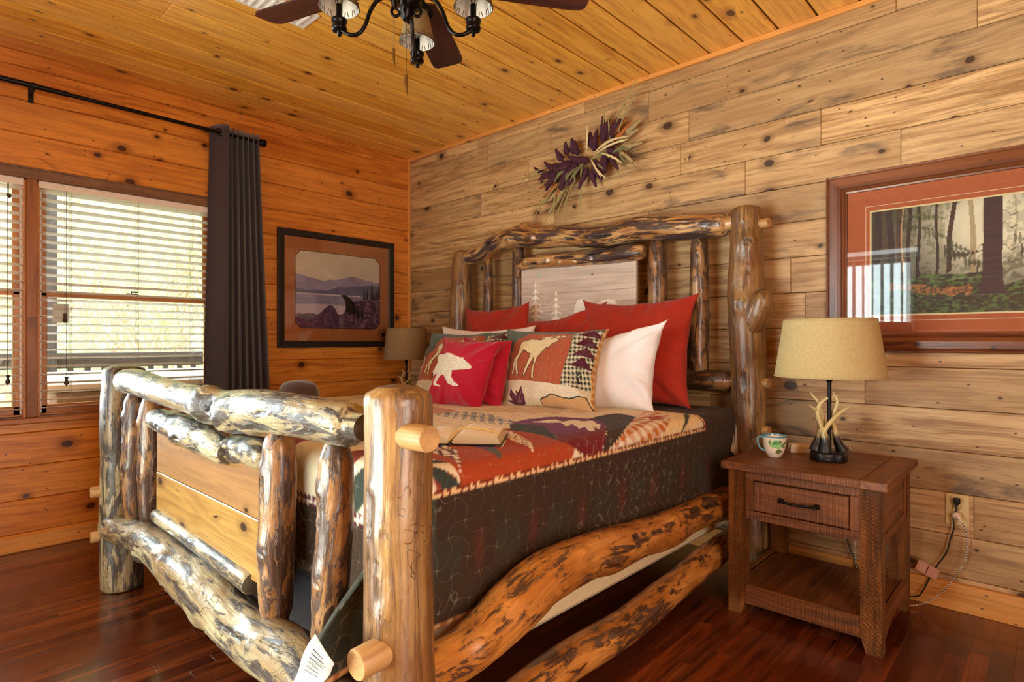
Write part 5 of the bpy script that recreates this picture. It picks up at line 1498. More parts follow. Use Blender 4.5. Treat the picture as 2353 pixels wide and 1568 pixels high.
m.build('plug', M_BLACK, c1, loc=(0, .022, 0))
m = MB(); m.box((-.020, -.006, -.024), (.020, .006, .024), .001, M=xf((0, 0, 0), ry=.35)); m.box((-.024, -.005, -.022), (-.060, -.001, .026), .0008, M=xf((0, 0, 0), ry=.35))
tg_ = m.build('paper_tag', plain('pink_tag', hx('#d49a80'), .6), c1, loc=(3.752 - 3.833, -.038 + .030, .150 - .450)); tg_['label'] = 'pinkish paper tag'
def braid():
    t = NT('braided_cable'); lc = t.attr('lc'); w_ = t.n('TexWave', {'Vector': lc, 'Scale': 55.0}, bands_direction='DIAGONAL')
    t.bsdf(t.mix(t.maprange(w_.outputs['Fac'], .3, .6), hx('#4a4038'), hx('#e8dcc4')), .7); return t.done()
c2 = cord('charging_cable', [(3.845, -.050, .404), (3.856, -.050, .385), (3.868, -.046, .34), (3.868, -.04, .27), (3.858, -.045, .22), (3.82, -.055, .14), (3.78, -.07, .075), (3.72, -.09, .022), (3.66, -.11, .006), (3.58, -.10, .006), (3.50, -.06, .02), (3.462, -.048, .10), (3.455, -.048, .35), (3.45, -.05, .55), (3.43, -.052, .662), (3.36, -.12, .646), (3.335, -.20, .650)], .0026, braid(), 'white speckled braided cable curving down to the floor', 150)
m = MB(); m.lathe([(0, .0), (.014, .0), (.0155, .004), (.0155, .022), (.011, .028), (0, .030)], 20, xf((-.012, .037, .006), rx=R90)); m.tube([(-.006, .010, .004), (-.002, .004, .0), (0, 0, 0), (.006, 0, -.012)], [.009, .008, .005, .0035], 10)
m.build('plug', plain('white_plug', hx('#ecd8c4'), .4), c2)

# ================================================================ framed pictures
def frame_rect(m, x0, x1, z0, z1, prof, bands=1):
    """mitred frame; prof = (distance inward, height out of the wall) pairs; wall plane y=0, room on -y"""
    P = []
    for d, h in prof:
        P.append([(x0 + d, -h, z0 + d), (x1 - d, -h, z0 + d), (x1 - d, -h, z1 - d), (x0 + d, -h, z1 - d)])
    P = np.array(P, float)
    for k in range(4):
        a, b = k, (k + 1) % 4
        Q = np.stack([P[:, a], P[:, b]], 1)
        ax = 0 if k % 2 == 0 else 2
        lc = np.stack([Q[..., ax], Q[..., 2 - ax], Q[..., 1]], -1) + k * 3.3
        m.grid(Q, lc, smooth=False, rnd=.2 * k, flip=True)
def glossy_glass():
    t = NT('picture_glass'); tr = t.n('BsdfTransparent'); gl = t.n('BsdfGlossy', {'Roughness': .02}); fr = t.n('Fresnel', {'IOR': 1.5})
    mx = t.n('MixShader', {0: fr.outputs[0], 1: tr.outputs[0], 2: gl.outputs[0]}); t.t.links.new(mx.outputs[0], t.out.inputs[0]); return t.done()
M_PGLASS = glossy_glass()
M_PRINT = NT('photo_print'); M_PRINT.bsdf(M_PRINT.attr('paint', 'Color'), .6); M_PRINT = M_PRINT.done()

def paint_grid(x0, x1, z0, z1, fn, d=.0028, y=0.0):
    nx, nz = int((x1 - x0) / d), int((z1 - z0) / d)
    X, Z = np.meshgrid(np.linspace(x0, x1, nx), np.linspace(z0, z1, nz), indexing='ij')
    m = MB(); m.grid(np.stack([X, 0 * X + y, Z], -1), None, np.clip(fn(X - x0, Z - z0), 0, 1)); return m

def forest(x, z):
    C = np.zeros(x.shape + (3,))
    fog = np.exp(-(((x - .43) / .24) ** 2 + ((z - .36) / .22) ** 2))
    fog2 = np.exp(-(((x - .62) / .16) ** 2 + ((z - .30) / .2) ** 2)) * .9
    f = np.clip(np.maximum(fog, fog2) * 1.15, 0, 1)
    rays = .12 * fbm((x - z * .7) * 26, (x + z) * 2, 0, 3, 2)
    dark, lite = np.array(hx('#18201c')), np.array(hx('#f2ebc8'))
    base = dark + (lite - dark) * (np.clip(f + rays * f, 0, 1) ** 1.2)[..., None]
    fol = fbm(x * 60, z * 60, 0, 5, 4)
    g = np.array(hx('#4c6638')) * np.ones_like(C)
    m_ = ((fol > .12) & (f < .75) & (z > .14))
    base[m_] = base[m_] * .5 + g[m_] * .35 * (.4 + f[m_][..., None])
    m_ = (fol > .05) & (f > .35) & (x > .46); base[m_] *= .72
    C = base
    def trunk(x0, w, z0, z1, col, lean=0.0, bend=.004, a=1.0):
        c = x0 + lean * (z - .2) + bend * np.sin(z * 18 + x0 * 40)
        mm = (np.abs(x - c) < w * (1.12 - .3 * z)) & (z > z0 + .01 * np.sin(x * 90)) & (z < z1)
        cc = np.array(col) * (1 + .35 * fbm(x * 260, z * 20, 0, 7, 2))[..., None]
        C[mm] = C[mm] * (1 - a) + cc[mm] * a
    for x0, w in ((.03, .008), (.075, .013), (.145, .007), (.015, .006), (.18, .006)): trunk(x0, w, .10, .48, hx('#15171a'))
    trunk(.110, .010, .14, .48, hx('#3c2c20')); trunk(.120, .003, .2, .48, hx('#b89468')); trunk(.050, .003, .15, .48, hx('#4a4030'))
    trunk(.245, .005, .17, .48, hx('#23241e'), .01); trunk(.285, .0085, .17, .48, hx('#2c261e'), .07); trunk(.262, .008, .20, .48, hx('#8a8460'), .0, a=.5)
    trunk(.37, .0085, .10, .48, hx('#a89468'), -.02, .003, .85); trunk(.385, .003, .14, .22, hx('#34281c')); trunk(.405, .005, .14, .48, hx('#c0ac80'), .02, .004, .5)
    trunk(.50, .004, .2, .48, hx('#a8a078'), .01, .006, .6); trunk(.585, .006, .1, .48, hx('#5c4c34'), .03, .004, .9)
    # conifer boughs
    for (cx, cz, L, dr, col, a) in [(.27, .27, .10, -.35, '#26321f', .9), (.28, .30, .09, -.5, '#2c3a22', .85), (.29, .24, .11, .15, '#222c1c', .9), (.34, .22, .09, -.3, '#2c3c20', .8), (.50, .30, .10, -.3, '#3c3c26', .7), (.52, .25, .12, -.2, '#2c3020', .85), (.55, .21, .12, -.1, '#262c1c', .9),
                                 (.57, .42, .10, -.35, '#4c5030', .7), (.12, .40, .12, -.3, '#2a3c20', .8), (.17, .44, .12, -.3, '#3c5426', .8), (.20, .36, .10, -.4, '#34482a', .7), (.08, .45, .1, -.2, '#2c4024', .8)]:
        u = (x - cx); v = (z - cz) - dr * u
        mm = (u > 0) & (u < L) & (np.abs(v + .006 * fbm(x * 150, z * 150, 0, 9, 2)) < .016 * (1 - u / L) * (1 + .8 * np.sin(u * 420))) 
        C[mm] = C[mm] * (1 - a) + np.array(hx(col)) * a
    # forest floor
    gl = .135 + .022 * np.sin(x * 9 + 1) + .012 * fbm(x * 24, 0, 0, 6, 3) + .05 * sstep(.10, .30, x) * (x < .42)
    fl = z < gl
    t = fbm(x * 75, z * 130, 0, 11, 4)
    fern = np.array(hx('#16241a'))[None, None] + np.clip(t + .15, 0, 1)[..., None] * (np.array(hx('#5c8a48')) - np.array(hx('#16241a')))
    C[fl] = fern[fl]
    top = fl & (z > gl - .03) & (t > -.05); C[top] = C[top] * .6 + np.array(hx('#7c9a50')) * .3
    oz = .110 + .010 * np.sin(x * 17) - .05 * (x - .2)
    om = (np.abs(z - oz) < .018 * (1 + .7 * fbm(x * 40, 0, 0, 15, 2))) & (x > .07) & (x < .37) & (fbm(x * 150, z * 190, 0, 13, 3) > -.05)
    oc = np.array(hx('#b0703c')) * (.75 + .6 * np.clip(t, -.3, 1))[..., None] + np.array(hx('#604020')) * .2
    C[om] = oc[om]
    # the big foreground trunk
    w = .031 + .03 * np.exp(-np.clip(z - .06, 0, 1) / .035); c = .432 + .01 * (z - .2)
    mm = (np.abs(x - c) < w) & (z > .075); tc = np.array(hx('#2a1e26')) * (1 + .3 * fbm(x * 200, z * 30, 0, 17, 3))[..., None]
    C[mm] = tc[mm]
    for s_, z0 in ((-1, .28), (-1, .24), (1, .27), (1, .22), (1, .36), (1, .41)):
        u = (x - c) * s_ - .03; mm = (u > 0) & (u < .05) & (np.abs(z - z0 - u * (-.9 if s_ < 0 else -.4) - .008 * np.sin(u * 170)) < .0016); C[mm] = hx('#241a1c')
    return C
pr1 = empty('framed_forest_print', 'large wood-framed foggy forest print above the right lamp', 'picture', (4.02, -.001, 1.52))
FX0, FX1, FZ0, FZ1 = -.692, .692, -.4215, .4165
m = MB(); frame_rect(m, FX0, FX1, FZ0, FZ1, [(0, 0), (0, .020), (.004, .026), (.009, .024), (.012, .030), (.020, .036), (.050, .038), (.066, .030), (.070, .024), (.076, .027), (.083, .020), (.090, .018), (.092, .008)])
m.build('frame', wood('picture_frame_wood', [hx('#7c4424'), hx('#4a2410'), hx('#84502c')], knot=hx('#1a0c06'), knots=.15, kscale=(12, 16), rough=.32, coat=.35), pr1)
m = MB(); m.box((FX0 + .085, -.010, FZ0 + .085), (FX1 - .085, -.006, FZ1 - .085), 0); m.build('mat_board', plain('terracotta_mat', hx('#b8623c'), .8), pr1)
m = MB(); frame_rect(m, -.527, .527, -.278, .253, [(0, .0100), (0, .0108), (.0022, .0108), (.0022, .0100)]); m.build('mat_line', plain('mat_line', hx('#f0dcc0'), .7), pr1)
m = MB(); frame_rect(m, -.510, .510, -.256, .231, [(0, .0100), (0, .0115), (.007, .0112), (.007, .0100)]); m.build('mat_bevel', plain('mat_bevel', hx('#ecd9a0'), .7), pr1)
m = paint_grid(-.503, .503, -.251, .227, forest, y=-.0104); m.build('print', M_PRINT, pr1)
m = MB(); m.box((FX0 + .088, -.0155, FZ0 + .088), (FX1 - .088, -.0145, FZ1 - .088), 0); m.build('glass', M_PGLASS, pr1)

def lake(x, z):
    W_, H_ = .735, .580
    u, v = x / W_, z / H_
    C = np.ones(x.shape + (3,)) * hx('#f2e6cc')
    n = fbm(u * 5, v * 7, 0, 3, 4)
    C = C * (1 + .14 * n)[..., None]
    mt = .66 + .035 * np.sin(u * 7 + 2.2) + .03 * fbm(u * 5, 0, 0, 8, 4) + .05 * np.exp(-((u - .62) / .14) ** 2)
    mm = v < mt; mc = np.array(hx('#b0aac8')) * (1 + .3 * fbm(u * 14, v * 16, 0, 5, 3))[..., None]; C[mm] = mc[mm]
    mt2 = .50 + .10 * sstep(.3, .75, u) + .03 * fbm(u * 8, 0, 0, 10, 3)
    mm = v < mt2; mc = np.array(hx('#7c7ca0')) * (1 + .25 * fbm(u * 20, v * 20, 0, 6, 3))[..., None]; C[mm] = mc[mm]
    mm = v < .455; wc = np.array(hx('#a09cc0')) * (1 + .25 * fbm(u * 3, v * 40, 0, 12, 3))[..., None]; C[mm] = wc[mm]
    C[(np.abs(v - .445) < .007) & (u < .75)] = hx('#f4e4dc')
    wl2 = (v < .30 + .02 * np.sin(u * 5)) & (u < .58); C[wl2] = np.array(hx('#e0ccdc'))
    sh = .185 + .13 * sstep(.22, .40, u) * (1 - sstep(.40, .50, u)) + .22 * sstep(.48, .75, u) + .02 * fbm(u * 22, 0, 0, 14, 3)
    mm = v < sh; t = fbm(u * 30, v * 36, 0, 16, 4)
    sc = np.array(hx('#644660')) + np.clip(t, -.2, 1)[..., None] * np.array(hx('#b08c94')) * (.35 + .5 * sstep(.4, .9, u))[..., None]
    C[mm] = np.clip(sc, 0, 1)[mm]
    for cx, h, w in ((.90, .26, .020), (.84, .14, .012), (.80, .13, .012), (.955, .14, .012), (.93, .12, .012), (.985, .18, .014)):
        dz = (v - .44); mm = (dz > -.03) & (dz < h) & (np.abs(u - cx) < w * (1 - dz / h) * (1.1 + .35 * np.sin(v * 240))); C[mm] = hx('#241c2c')
    bear = [(.51, .445), (.52, .452), (.545, .458), (.56, .462), (.575, .455), (.60, .43), (.64, .40), (.675, .36), (.69, .31), (.695, .25), (.69, .19), (.665, .19), (.65, .22), (.625, .18), (.60, .18), (.60, .24), (.585, .21), (.565, .22), (.57, .30), (.565, .36), (.545, .41), (.525, .43)]
    C[in_poly(u, v, bear)] = hx('#100e14')
    for cx, cz in ((.725, .20), (.775, .20)):
        mm = (np.hypot((u - cx) / .022, (v - cz) / .075) < 1) | (np.hypot((u - cx) / .014, (v - cz - .085) / .028) < 1); C[mm] = hx('#15121a')
    return C
pic = empty('framed_lake_print', 'black-framed lakeside bear print beside the curtain', 'picture', (.001, -.685, 1.54))
pic.rotation_euler = (math.radians(0), math.radians(.0), R90)
m = MB(); frame_rect(m, -.505, .505, -.438, .438, [(0, 0), (0, .026), (.003, .028), (.043, .026), (.048, .022), (.049, .008)]); m.build('frame', plain('black_frame', hx('#1c1818'), .4), pic)
m = MB(); m.box((-.46, -.010, -.395), (.46, -.006, .395), 0); m.build('mat_board', plain('copper_mat', hx('#c47a42'), .75), pic)
m = paint_grid(-.3675, .3675, -.290, .290, lake, y=-.0104)
m.build('print', M_PRINT, pic)
# scalloped black inner edge of the mat
def notched(hw, hh, r=.045, n=7):
    P = []
    for (sx, sz, a0) in ((1, 1, 0), (-1, 1, 90), (-1, -1, 180), (1, -1, 270)):
        cx, cz = sx * hw, sz * hh
        # concave bite with two small lobes
        t0 = [(cx, cz - sz * r), (cx - sx * r * .22, cz - sz * r * .72), (cx - sx * r * .42, cz - sz * r * .62), (cx - sx * r * .50, cz - sz * r * .50), (cx - sx * r * .62, cz - sz * r * .42), (cx - sx * r * .72, cz - sz * r * .22), (cx - sx * r, cz)]
        if sx * sz < 0: t0 = t0[::-1]
        P += t0
    return np.array(P)
A_ = notched(.3675, .290); B_ = notched(.3715, .294); 
m = MB(); m.grid(np.stack([np.stack([A_[:, 0], 0 * A_[:, 0] - .0112, A_[:, 1]], -1), np.stack([B_[:, 0], 0 * B_[:, 0] - .0112, B_[:, 1]], -1)]), wv=True, smooth=False); m.build('mat_edge', M_BLACK, pic)
# mat corners that cover the print outside the scallops
m = MB()
for sx, sz in ((1, 1), (-1, 1), (-1, -1), (1, -1)):
    cx, cz, r = sx * .3675, sz * .290, .045
    pts = [(cx + sx * .002, cz + sz * .002), (cx + sx * .002, cz - sz * r), (cx, cz - sz * r), (cx - sx * r * .22, cz - sz * r * .72), (cx - sx * r * .42, cz - sz * r * .62), (cx - sx * r * .50, cz - sz * r * .50), (cx - sx * r * .62, cz - sz * r * .42), (cx - sx * r * .72, cz - sz * r * .22), (cx - sx * r, cz), (cx - sx * r, cz + sz * .002)]
    m.prism(pts, .0005, M=xf((0, -.0110, 0)))
m.build('mat_corner', plain('copper_mat2', hx('#c47a42'), .75), pic)
m = MB(); px_, pz_ = .395, -.325
M_ = lambda a, b, w, h, r: m.prism([(px_ + a + w * math.cos(t) * math.cos(r) - h * math.sin(t) * math.sin(r), pz_ + b + w * math.cos(t) * math.sin(r) + h * math.sin(t) * math.cos(r)) for t in np.linspace(0, 2 * np.pi, 16, endpoint=False)], .0006, M=xf((0, -.0108, 0)))
M_(.010, -.012, .024, .017, .2); M_(-.002, -.022, .010, .010, 0)
for a, b, r in ((-.034, -.012, .5), (-.030, .010, .3), (-.014, .024, .1), (.008, .028, -.1), (.028, .018, -.4)): M_(a, b, .0065, .0085, r)
for a, b in ((-.044, .028), (-.028, .044), (-.004, .050), (.020, .046), (.038, .034)): M_(a, b, .0018, .010, .5)
m.build('paw_print', M_BLACK, pic)
m = MB(); m.box((-.458, -.0205, -.392), (.458, -.0195, .392), 0); m.build('glass', M_PGLASS, pic)

# ================================================================ dried flower swag
sw = empty('dried_flower_swag', 'dried swag of purple amaranth and wheat above the headboard', 'swag', (1.975, -.02, 2.315))
rg = random.Random(17)
M_AMA = plain('amaranth', hx('#4a2030'), .9, bump=1.0, bscale=160.0); M_ORA = plain('millet_orange', hx('#a8622a'), .9, bump=1.0, bscale=160.0)
M_STEM = plain('dry_stem', hx('#8e8450'), .8); M_DLEAF = plain('dry_leaf', hx('#70704a'), .7); M_GRAIN = plain('dry_grain', hx('#a89468'), .9, bump=1.0, bscale=200.0); M_HUSK = plain('corn_husk', hx('#d2bf90'), .7); M_GRASS = plain('dark_grass', hx('#4a3c2c'), .9)
def spike(p, ang, L, r, mat, out=-.5, curl=0.0, seed=0):
    d = np.array([math.cos(ang), 0, math.sin(ang)])
    n_ = 48; t = np.linspace(0, 1, n_)
    pts = np.array(p) + d[None] * (t * L)[:, None] + np.array([0, out * .5, 0]) * (np.sin(t * np.pi * .6) * L * .5)[:, None] + np.array([-d[2], 0, d[0]])[None] * (curl * t * t * L)[:, None]
    rad = 1.15 * r * (np.clip(t / .18, .2, 1) ** .6) * (1 - .72 * t ** 1.3)
    tt = np.linspace(0, 2 * np.pi, 14, endpoint=False)[None]
    lp = 1 + .30 * np.sin(t[:, None] * 48 + tt * 2) * np.sin(tt * 4 + seed) + .12 * np.sin(tt * 7 + t[:, None] * 60) + .25 * fbm(t[:, None] * 20 + 0 * tt, np.cos(tt) * 3, np.sin(tt) * 3, seed, 2)
    m = MB(); m.tube(pts, rad, 14, lump=lp); return m
spk = [(-.36, -.02, 170, .13, .018), (-.30, .0, 150, .10, .020), (-.28, -.05, 200, .12, .018), (-.20, -.03, 230, .13, .020), (-.12, -.04, 250, .13, .019), (-.05, -.05, 265, .14, .020), (.02, -.05, 275, .13, .021), (.08, -.04, 290, .12, .019), (.14, -.05, 300, .12, .019),
       (-.24, .04, 120, .10, .020), (-.13, .05, 105, .10, .018), (.0, .04, 80, .13, .022), (.06, .05, 60, .14, .021), (.12, .06, 45, .13, .022), (-.18, .0, 190, .12, .022), (-.08, .0, 160, .11, .021), (.10, .0, 20, .10, .020), (-.30, -.02, 215, .12, .018)]
spk += [(x + rg.uniform(-.04, .05), z + rg.uniform(-.035, .035), a + rg.uniform(-35, 35), L * rg.uniform(.7, 1.0), r) for x, z, a, L, r in spk]
for k, (x, z, a, L, r) in enumerate(spk):
    spike((x + .02, -.03 - .02 * rg.random(), z + .03 * (x > 0) + .05 * x), math.radians(a + rg.uniform(-12, 12)), L, r, None, -.6, rg.uniform(-.3, .3), k).build('amaranth_spike', M_AMA, sw)
for k, (x, z, a, L) in enumerate([(-.28, -.08, 200, .15), (-.26, -.11, 215, .15), (-.23, -.13, 235, .13), (.17, .07, 25, .16), (.16, .03, 285, .09), (.15, .10, 35, .14)]):
    spike((x, -.035, z), math.radians(a), L, .014, None, -.4, rg.uniform(-.2, .2), 40 + k).build('millet_head', M_ORA, sw)
for k, (x, z, a, L) in enumerate([(-.26, -.16, 215, .17), (-.24, -.18, 225, .17), (-.22, -.15, 240, .14), (.20, .06, 10, .15), (.22, .02, 350, .15), (.20, -.01, 335, .13), (.25, .10, 20, .12)]):
    spike((x, -.03, z), math.radians(a), L, .018, None, -.3, rg.uniform(-.2, .2), 60 + k).build('grain_head', M_GRAIN, sw)
def blade(p, ang, L, w, curl, out, m):
    n_ = 14; t = np.linspace(0, 1, n_); d = np.array([math.cos(ang), 0, math.sin(ang)]); q = np.array([-d[2], 0, d[0]])
    c = np.array(p) + d * (t * L)[:, None] + q * (curl * t * t * L)[:, None] + np.array([0, -1, 0]) * (out * np.sin(t * 2.2) * L)[:, None]
    ww = w * np.sin(np.clip(t * .97 + .03, 0, 1) * np.pi) ** .6
    P = np.stack([c - q * ww[:, None], c + np.array([0, -.3, 0]) * ww[:, None], c + q * ww[:, None]], 1)
    m.grid(P)
for k in range(16):
    m = MB(); x = rg.uniform(-.30, .26); s_ = -1 if x < 0 else 1
    a = math.radians(rg.uniform(200, 290) if x < 0 else rg.uniform(-70, 30)); blade((x, -.045, .05 * x - .03), a, rg.uniform(.07, .12), .008, rg.uniform(-.3, .3), .3, m); m.build('leaf', M_DLEAF, sw)
for k, (x, z, a, L, c) in enumerate([(-.32, .02, 192, .26, .10), (-.30, .0, 200, .22, -.2), (-.24, -.10, 228, .34, .05), (-.16, -.12, 258, .26, -.2), (-.12, -.1, 250, .30, .15), (-.18, -.14, 240, .30, -.1), (-.05, -.12, 262, .24, .2), (.08, .08, 68, .22, .1), (.16, .12, 45, .36, .1), (.20, .10, 55, .30, -.1), (.14, .05, 72, .18, .3), (-.26, -.12, 260, .22, .1)]):
    m = MB(); blade((x, -.04, z), math.radians(a), L, .006, c, .18, m); m.build('grass_blade', M_STEM, sw)
for k, (x, z, a, L, c) in enumerate([(.05, .02, 20, .26, -.25), (.06, .01, 10, .26, -.1), (.10, .0, 340, .20, -.2), (.03, -.03, 300, .18, .2), (.02, -.02, 310, .16, -.1), (-.02, .03, 60, .16, .4)]):
    m = MB(); blade((x, -.07, z), math.radians(a), L, .007, c, .15, m); m.build('husk', M_HUSK, sw)
m = MB()
for k in range(70):
    x = rg.uniform(.12, .30); a = math.radians(rg.uniform(-60, 40)); L = rg.uniform(.12, .24)
    if k % 2: x = rg.uniform(-.28, -.10); a = math.radians(rg.uniform(205, 265))
    p = np.array([x, -.03, .04 * x - .04]); d = np.array([math.cos(a), rg.uniform(-.1, .05), math.sin(a)])
    m.tube([p, p + d * L * .5 + [0, -.01, -.004], p + d * L], [.0009, .0008, .0004], 4, cap=False)
o = m.build('fine_stems', M_GRASS, sw); o['kind'] = 'stuff'
m = MB()
for k in range(9): m.tube([(rg.uniform(-.2, -.05), -.02, rg.uniform(-.04, .02)), (0, -.03, 0), (rg.uniform(.05, .2), -.02, rg.uniform(-.02, .06))], .003, 6)
m.build('stem_bundle', M_STEM, sw)

# ================================================================ ceiling fan with light kit
HX, HY_ = 2.527, -1.913
fan = empty('ceiling_fan', 'dark ceiling fan with wooden blades and leather-laced lamp shades', 'ceiling fan', (HX, HY_, 2.40))
m = MB(); m.lathe([(0, ZC - 2.4), (.07, ZC - 2.401), (.075, ZC - 2.42), (.05, ZC - 2.44), (.014, ZC - 2.45), (.014, .17), (.05, .16), (.11, .14), (.135, .10), (.14, .05), (.12, .02), (.10, .0), (.085, -.03), (.06, -.045), (.055, -.07), (.045, -.085), (0.0005, -.09)], 40)
m.build('motor_housing', M_IRON, fan)
M_BLADE = wood('fan_blade_wood', [hx('#4a2418'), hx('#241010'), hx('#3a1c14')], knot=hx('#120808'), knots=.2, kscale=(6, 20), rough=.3, coat=.4, blotch=hx('#100a0c'), blotch_amt=.8)
for k in range(5):
    a = math.radians(54.5 + 72 * k)
    m = MB(); n_ = 10
    out = [(.20, -.052), (.30, -.060), (.45, -.066), (.60, -.069), (.635, -.066), (.652, -.052), (.655, -.03), (.655, .03), (.652, .052), (.635, .066), (.60, .069), (.45, .066), (.30, .060), (.20, .052), (.185, .03), (.185, -.03)]
    M_ = np.array(Matrix.Rotation(a, 4, 'Z') @ Matrix.Rotation(math.radians(-11), 4, 'X') @ Matrix.Rotation(-R90, 4, 'X'))
    m.prism([(x, z) for x, z in out], .007, M=M_, rnd=.13 * k); b_ = m.build('blade', M_BLADE, fan)
    m = MB(); M2 = np.array(Matrix.Rotation(a, 4, 'Z'))
    m.box((.10, -.022, -.006), (.20, .022, .000), .003, M=M2)
    for s_ in (-1, 1): m.tube(spline([(.14, 0, -.005), (.18, s_ * .028, -.010), (.23, s_ * .032, -.010 ), (.26, s_ * .012, -.009)], 16), .007, 8, M=M2)
    m.lathe([(0, .004), (.010, .003), (.014, 0), (.010, -.004), (0, -.006)], 12, M=M2 @ xf((.24, 0, -.014)))
    m.lathe([(0, .004), (.006, .003), (.008, 0), (0, -.004)], 10, M=M2 @ xf((.215, .03, -.014)))
    m.build('blade_iron', M_IRON, b_)
M_HIDE = shade_mat('hide_shade', hx('#a88c60')); M_LACE = plain('leather_lace', hx('#4a2c16'), .7)
M_HIDEIN = plain('shade_lining', hx('#d8cfc0'), .8)
m = MB(); m.lathe([(.045, -.085), (.052, -.095), (.05, -.11), (.03, -.125), (.022, -.135), (.018, -.15), (.010, -.160), (0, -.162)], 24); m.build('switch_housing', M_IRON, fan)
for k in range(4):
    a = math.radians(43.1 + 90 * k); ca, sa = math.cos(a), math.sin(a)
    arm = empty('light_arm'); arm.parent = fan; arm.rotation_euler = (0, 0, a)
    S = spline([(.030, 0, -.098), (.06, 0, -.082), (.095, 0, -.088), (.122, 0, -.125), (.140, 0, -.175), (.162, 0, -.203), (.190, 0, -.207), (.215, 0, -.196), (.226, 0, -.190)], 44)
    m = MB(); m.tube(S, .0068, 10); m.tube(spline([(.030, 0, -.10), (.050, 0, -.125), (.040, 0, -.145), (.022, 0, -.135), (.025, 0, -.112), (.040, 0, -.104)], 24), .0055, 8)
    m.build('scroll', M_IRON, arm)
    R = .228
    m = MB(); T0 = xf((R, 0, 0)); m.lathe([(0, -.212), (.007, -.211), (.007, -.196), (.012, -.195), (.024, -.192), (.026, -.186), (.023, -.178), (.0225, -.168), (.0265, -.164), (.0265, -.156), (.012, -.153), (.0105, -.150), (.0105, -.105), (0, -.105)], 24, M=T0)
    m.box((R - .022, -.005, -.200), (R + .022, .005, -.192), .002); m.build('socket_cup', M_IRON, arm)
    m = MB(); m.lathe([(.007, -.106), (.008, -.095), (.013, -.080), (.0145, -.066), (.010, -.050), (.003, -.036), (0, -.034)], 16, M=T0); m.build('bulb', M_GLASS, arm)
    zb_, zt_, rb_, rt_ = -.118, .006, .066, .040
    th = np.linspace(0, 2 * np.pi, 40, endpoint=False); zz = np.linspace(zb_, zt_, 10)
    rr = rb_ + (rt_ - rb_) * (zz - zb_) / (zt_ - zb_)
    P = np.stack([R + rr[:, None] * np.cos(th), rr[:, None] * np.sin(th), np.broadcast_to(zz[:, None], (10, 40))], -1)
    m = MB(); m.grid(P, wv=True, mi=0, flip=True); Pi = P.copy(); Pi[..., 0] = R + (P[..., 0] - R) * .97; Pi[..., 1] *= .97; m.grid(Pi, wv=True, mi=1)
    sh = m.build('shade', [M_HIDE, M_HIDEIN], arm)
    m = MB(); nz_ = 13
    for zc, rc, dz in ((zb_ + .002, rb_ - .0004, .018), (zt_ - .002, rt_ + .0004, -.010)):
        q = []
        for j in range(nz_ * 2 + 1):
            t = j / (nz_ * 2) * 2 * np.pi; zz_ = zc + (dz if j % 2 else 0); r_ = rb_ + (rt_ - rb_) * (zz_ - zb_) / (zt_ - zb_) + .0012
            q.append((R + r_ * math.cos(t), r_ * math.sin(t), zz_))
        m.tube(q, .0014, 5, cap=False)
        m.tube([(R + rc * math.cos(t) * 1.01, rc * math.sin(t) * 1.01, zc) for t in np.linspace(0, 2 * np.pi, 41)], .0018, 6, cap=False)
    # lacing visible on the inside as dark ticks
    for j in range(nz_ * 2):
        t = (j + .5) / (nz_ * 2) * 2 * np.pi; m.tube([(R + rb_ * .955 * math.cos(t), rb_ * .955 * math.sin(t), zb_ + .003), (R + (rb_ * .955 - .004) * math.cos(t + .06 * (-1) ** j), (rb_ * .955 - .004) * math.sin(t + .06 * (-1) ** j), zb_ + .020)], .0012, 4)
    m.build('lacing', M_LACE, sh)
    m = MB()
    for t in (0, 2.09, 4.18): m.tube([(R + .010 * math.cos(t), .010 * math.sin(t), -.108), (R + .020 * math.cos(t), .020 * math.sin(t), -.06), (R + .036 * math.cos(t), .036 * math.sin(t), .0)], .0012, 5)
    m.build('shade_wire', M_IRON, arm)
    if k == 0: M_CHAIN = plain('chain_bronze', hx('#2c2018'), .4, Metallic=.8)
def chain(x, y, z0, z1, zt, kind):
    c = empty('pull_chain'); c.parent = fan; c.location = (x, y, 0)
    m = MB(); n_ = int((z0 - z1) / .0045)
    for j in range(n_):
        z = z0 - j * .0045; m.lathe([(0, .0019), (.0017, 0), (0, -.0019)], 6, M=xf((0, 0, z)))
    m.tube([(0, 0, z0), (0, 0, z1)], .0006, 4); m.build('chain', M_CHAIN, c)
    m = MB(); H = z1 - zt
    if kind == 0: m.tube(spline([(0, 0, z1, .0015), (-.001, 0, z1 - .006, .0050), (-.002, 0, z1 - H * .4, .0048), (.002, 0, z1 - H * .75, .0030), (.008, 0, zt, .0006)], 24)[:, :3], spline([(0, 0, z1, .0015), (-.001, 0, z1 - .006, .0050), (-.002, 0, z1 - H * .4, .0048), (.002, 0, z1 - H * .75, .0030), (.008, 0, zt, .0006)], 24)[:, 3], 10)
    else: m.tube([(0, 0, z1), (0, 0, z1 - .004), (-.004, 0, z1 - .018), (.001, 0, z1 - H * .6), (.007, 0, zt)], [.0045, .0060, .0070, .0040, .0006], 8)
    m.build('pendant', M_BRASS, c)
# axis to the right as the camera sees it
rx_, ry_ = .730, .683
chain(-.030 * rx_ - .02, -.030 * ry_, -.145, -.245, -.313, 0)
chain(.012 * rx_ + .02, .012 * ry_ - .03, -.145, -.360, -.434, 1)

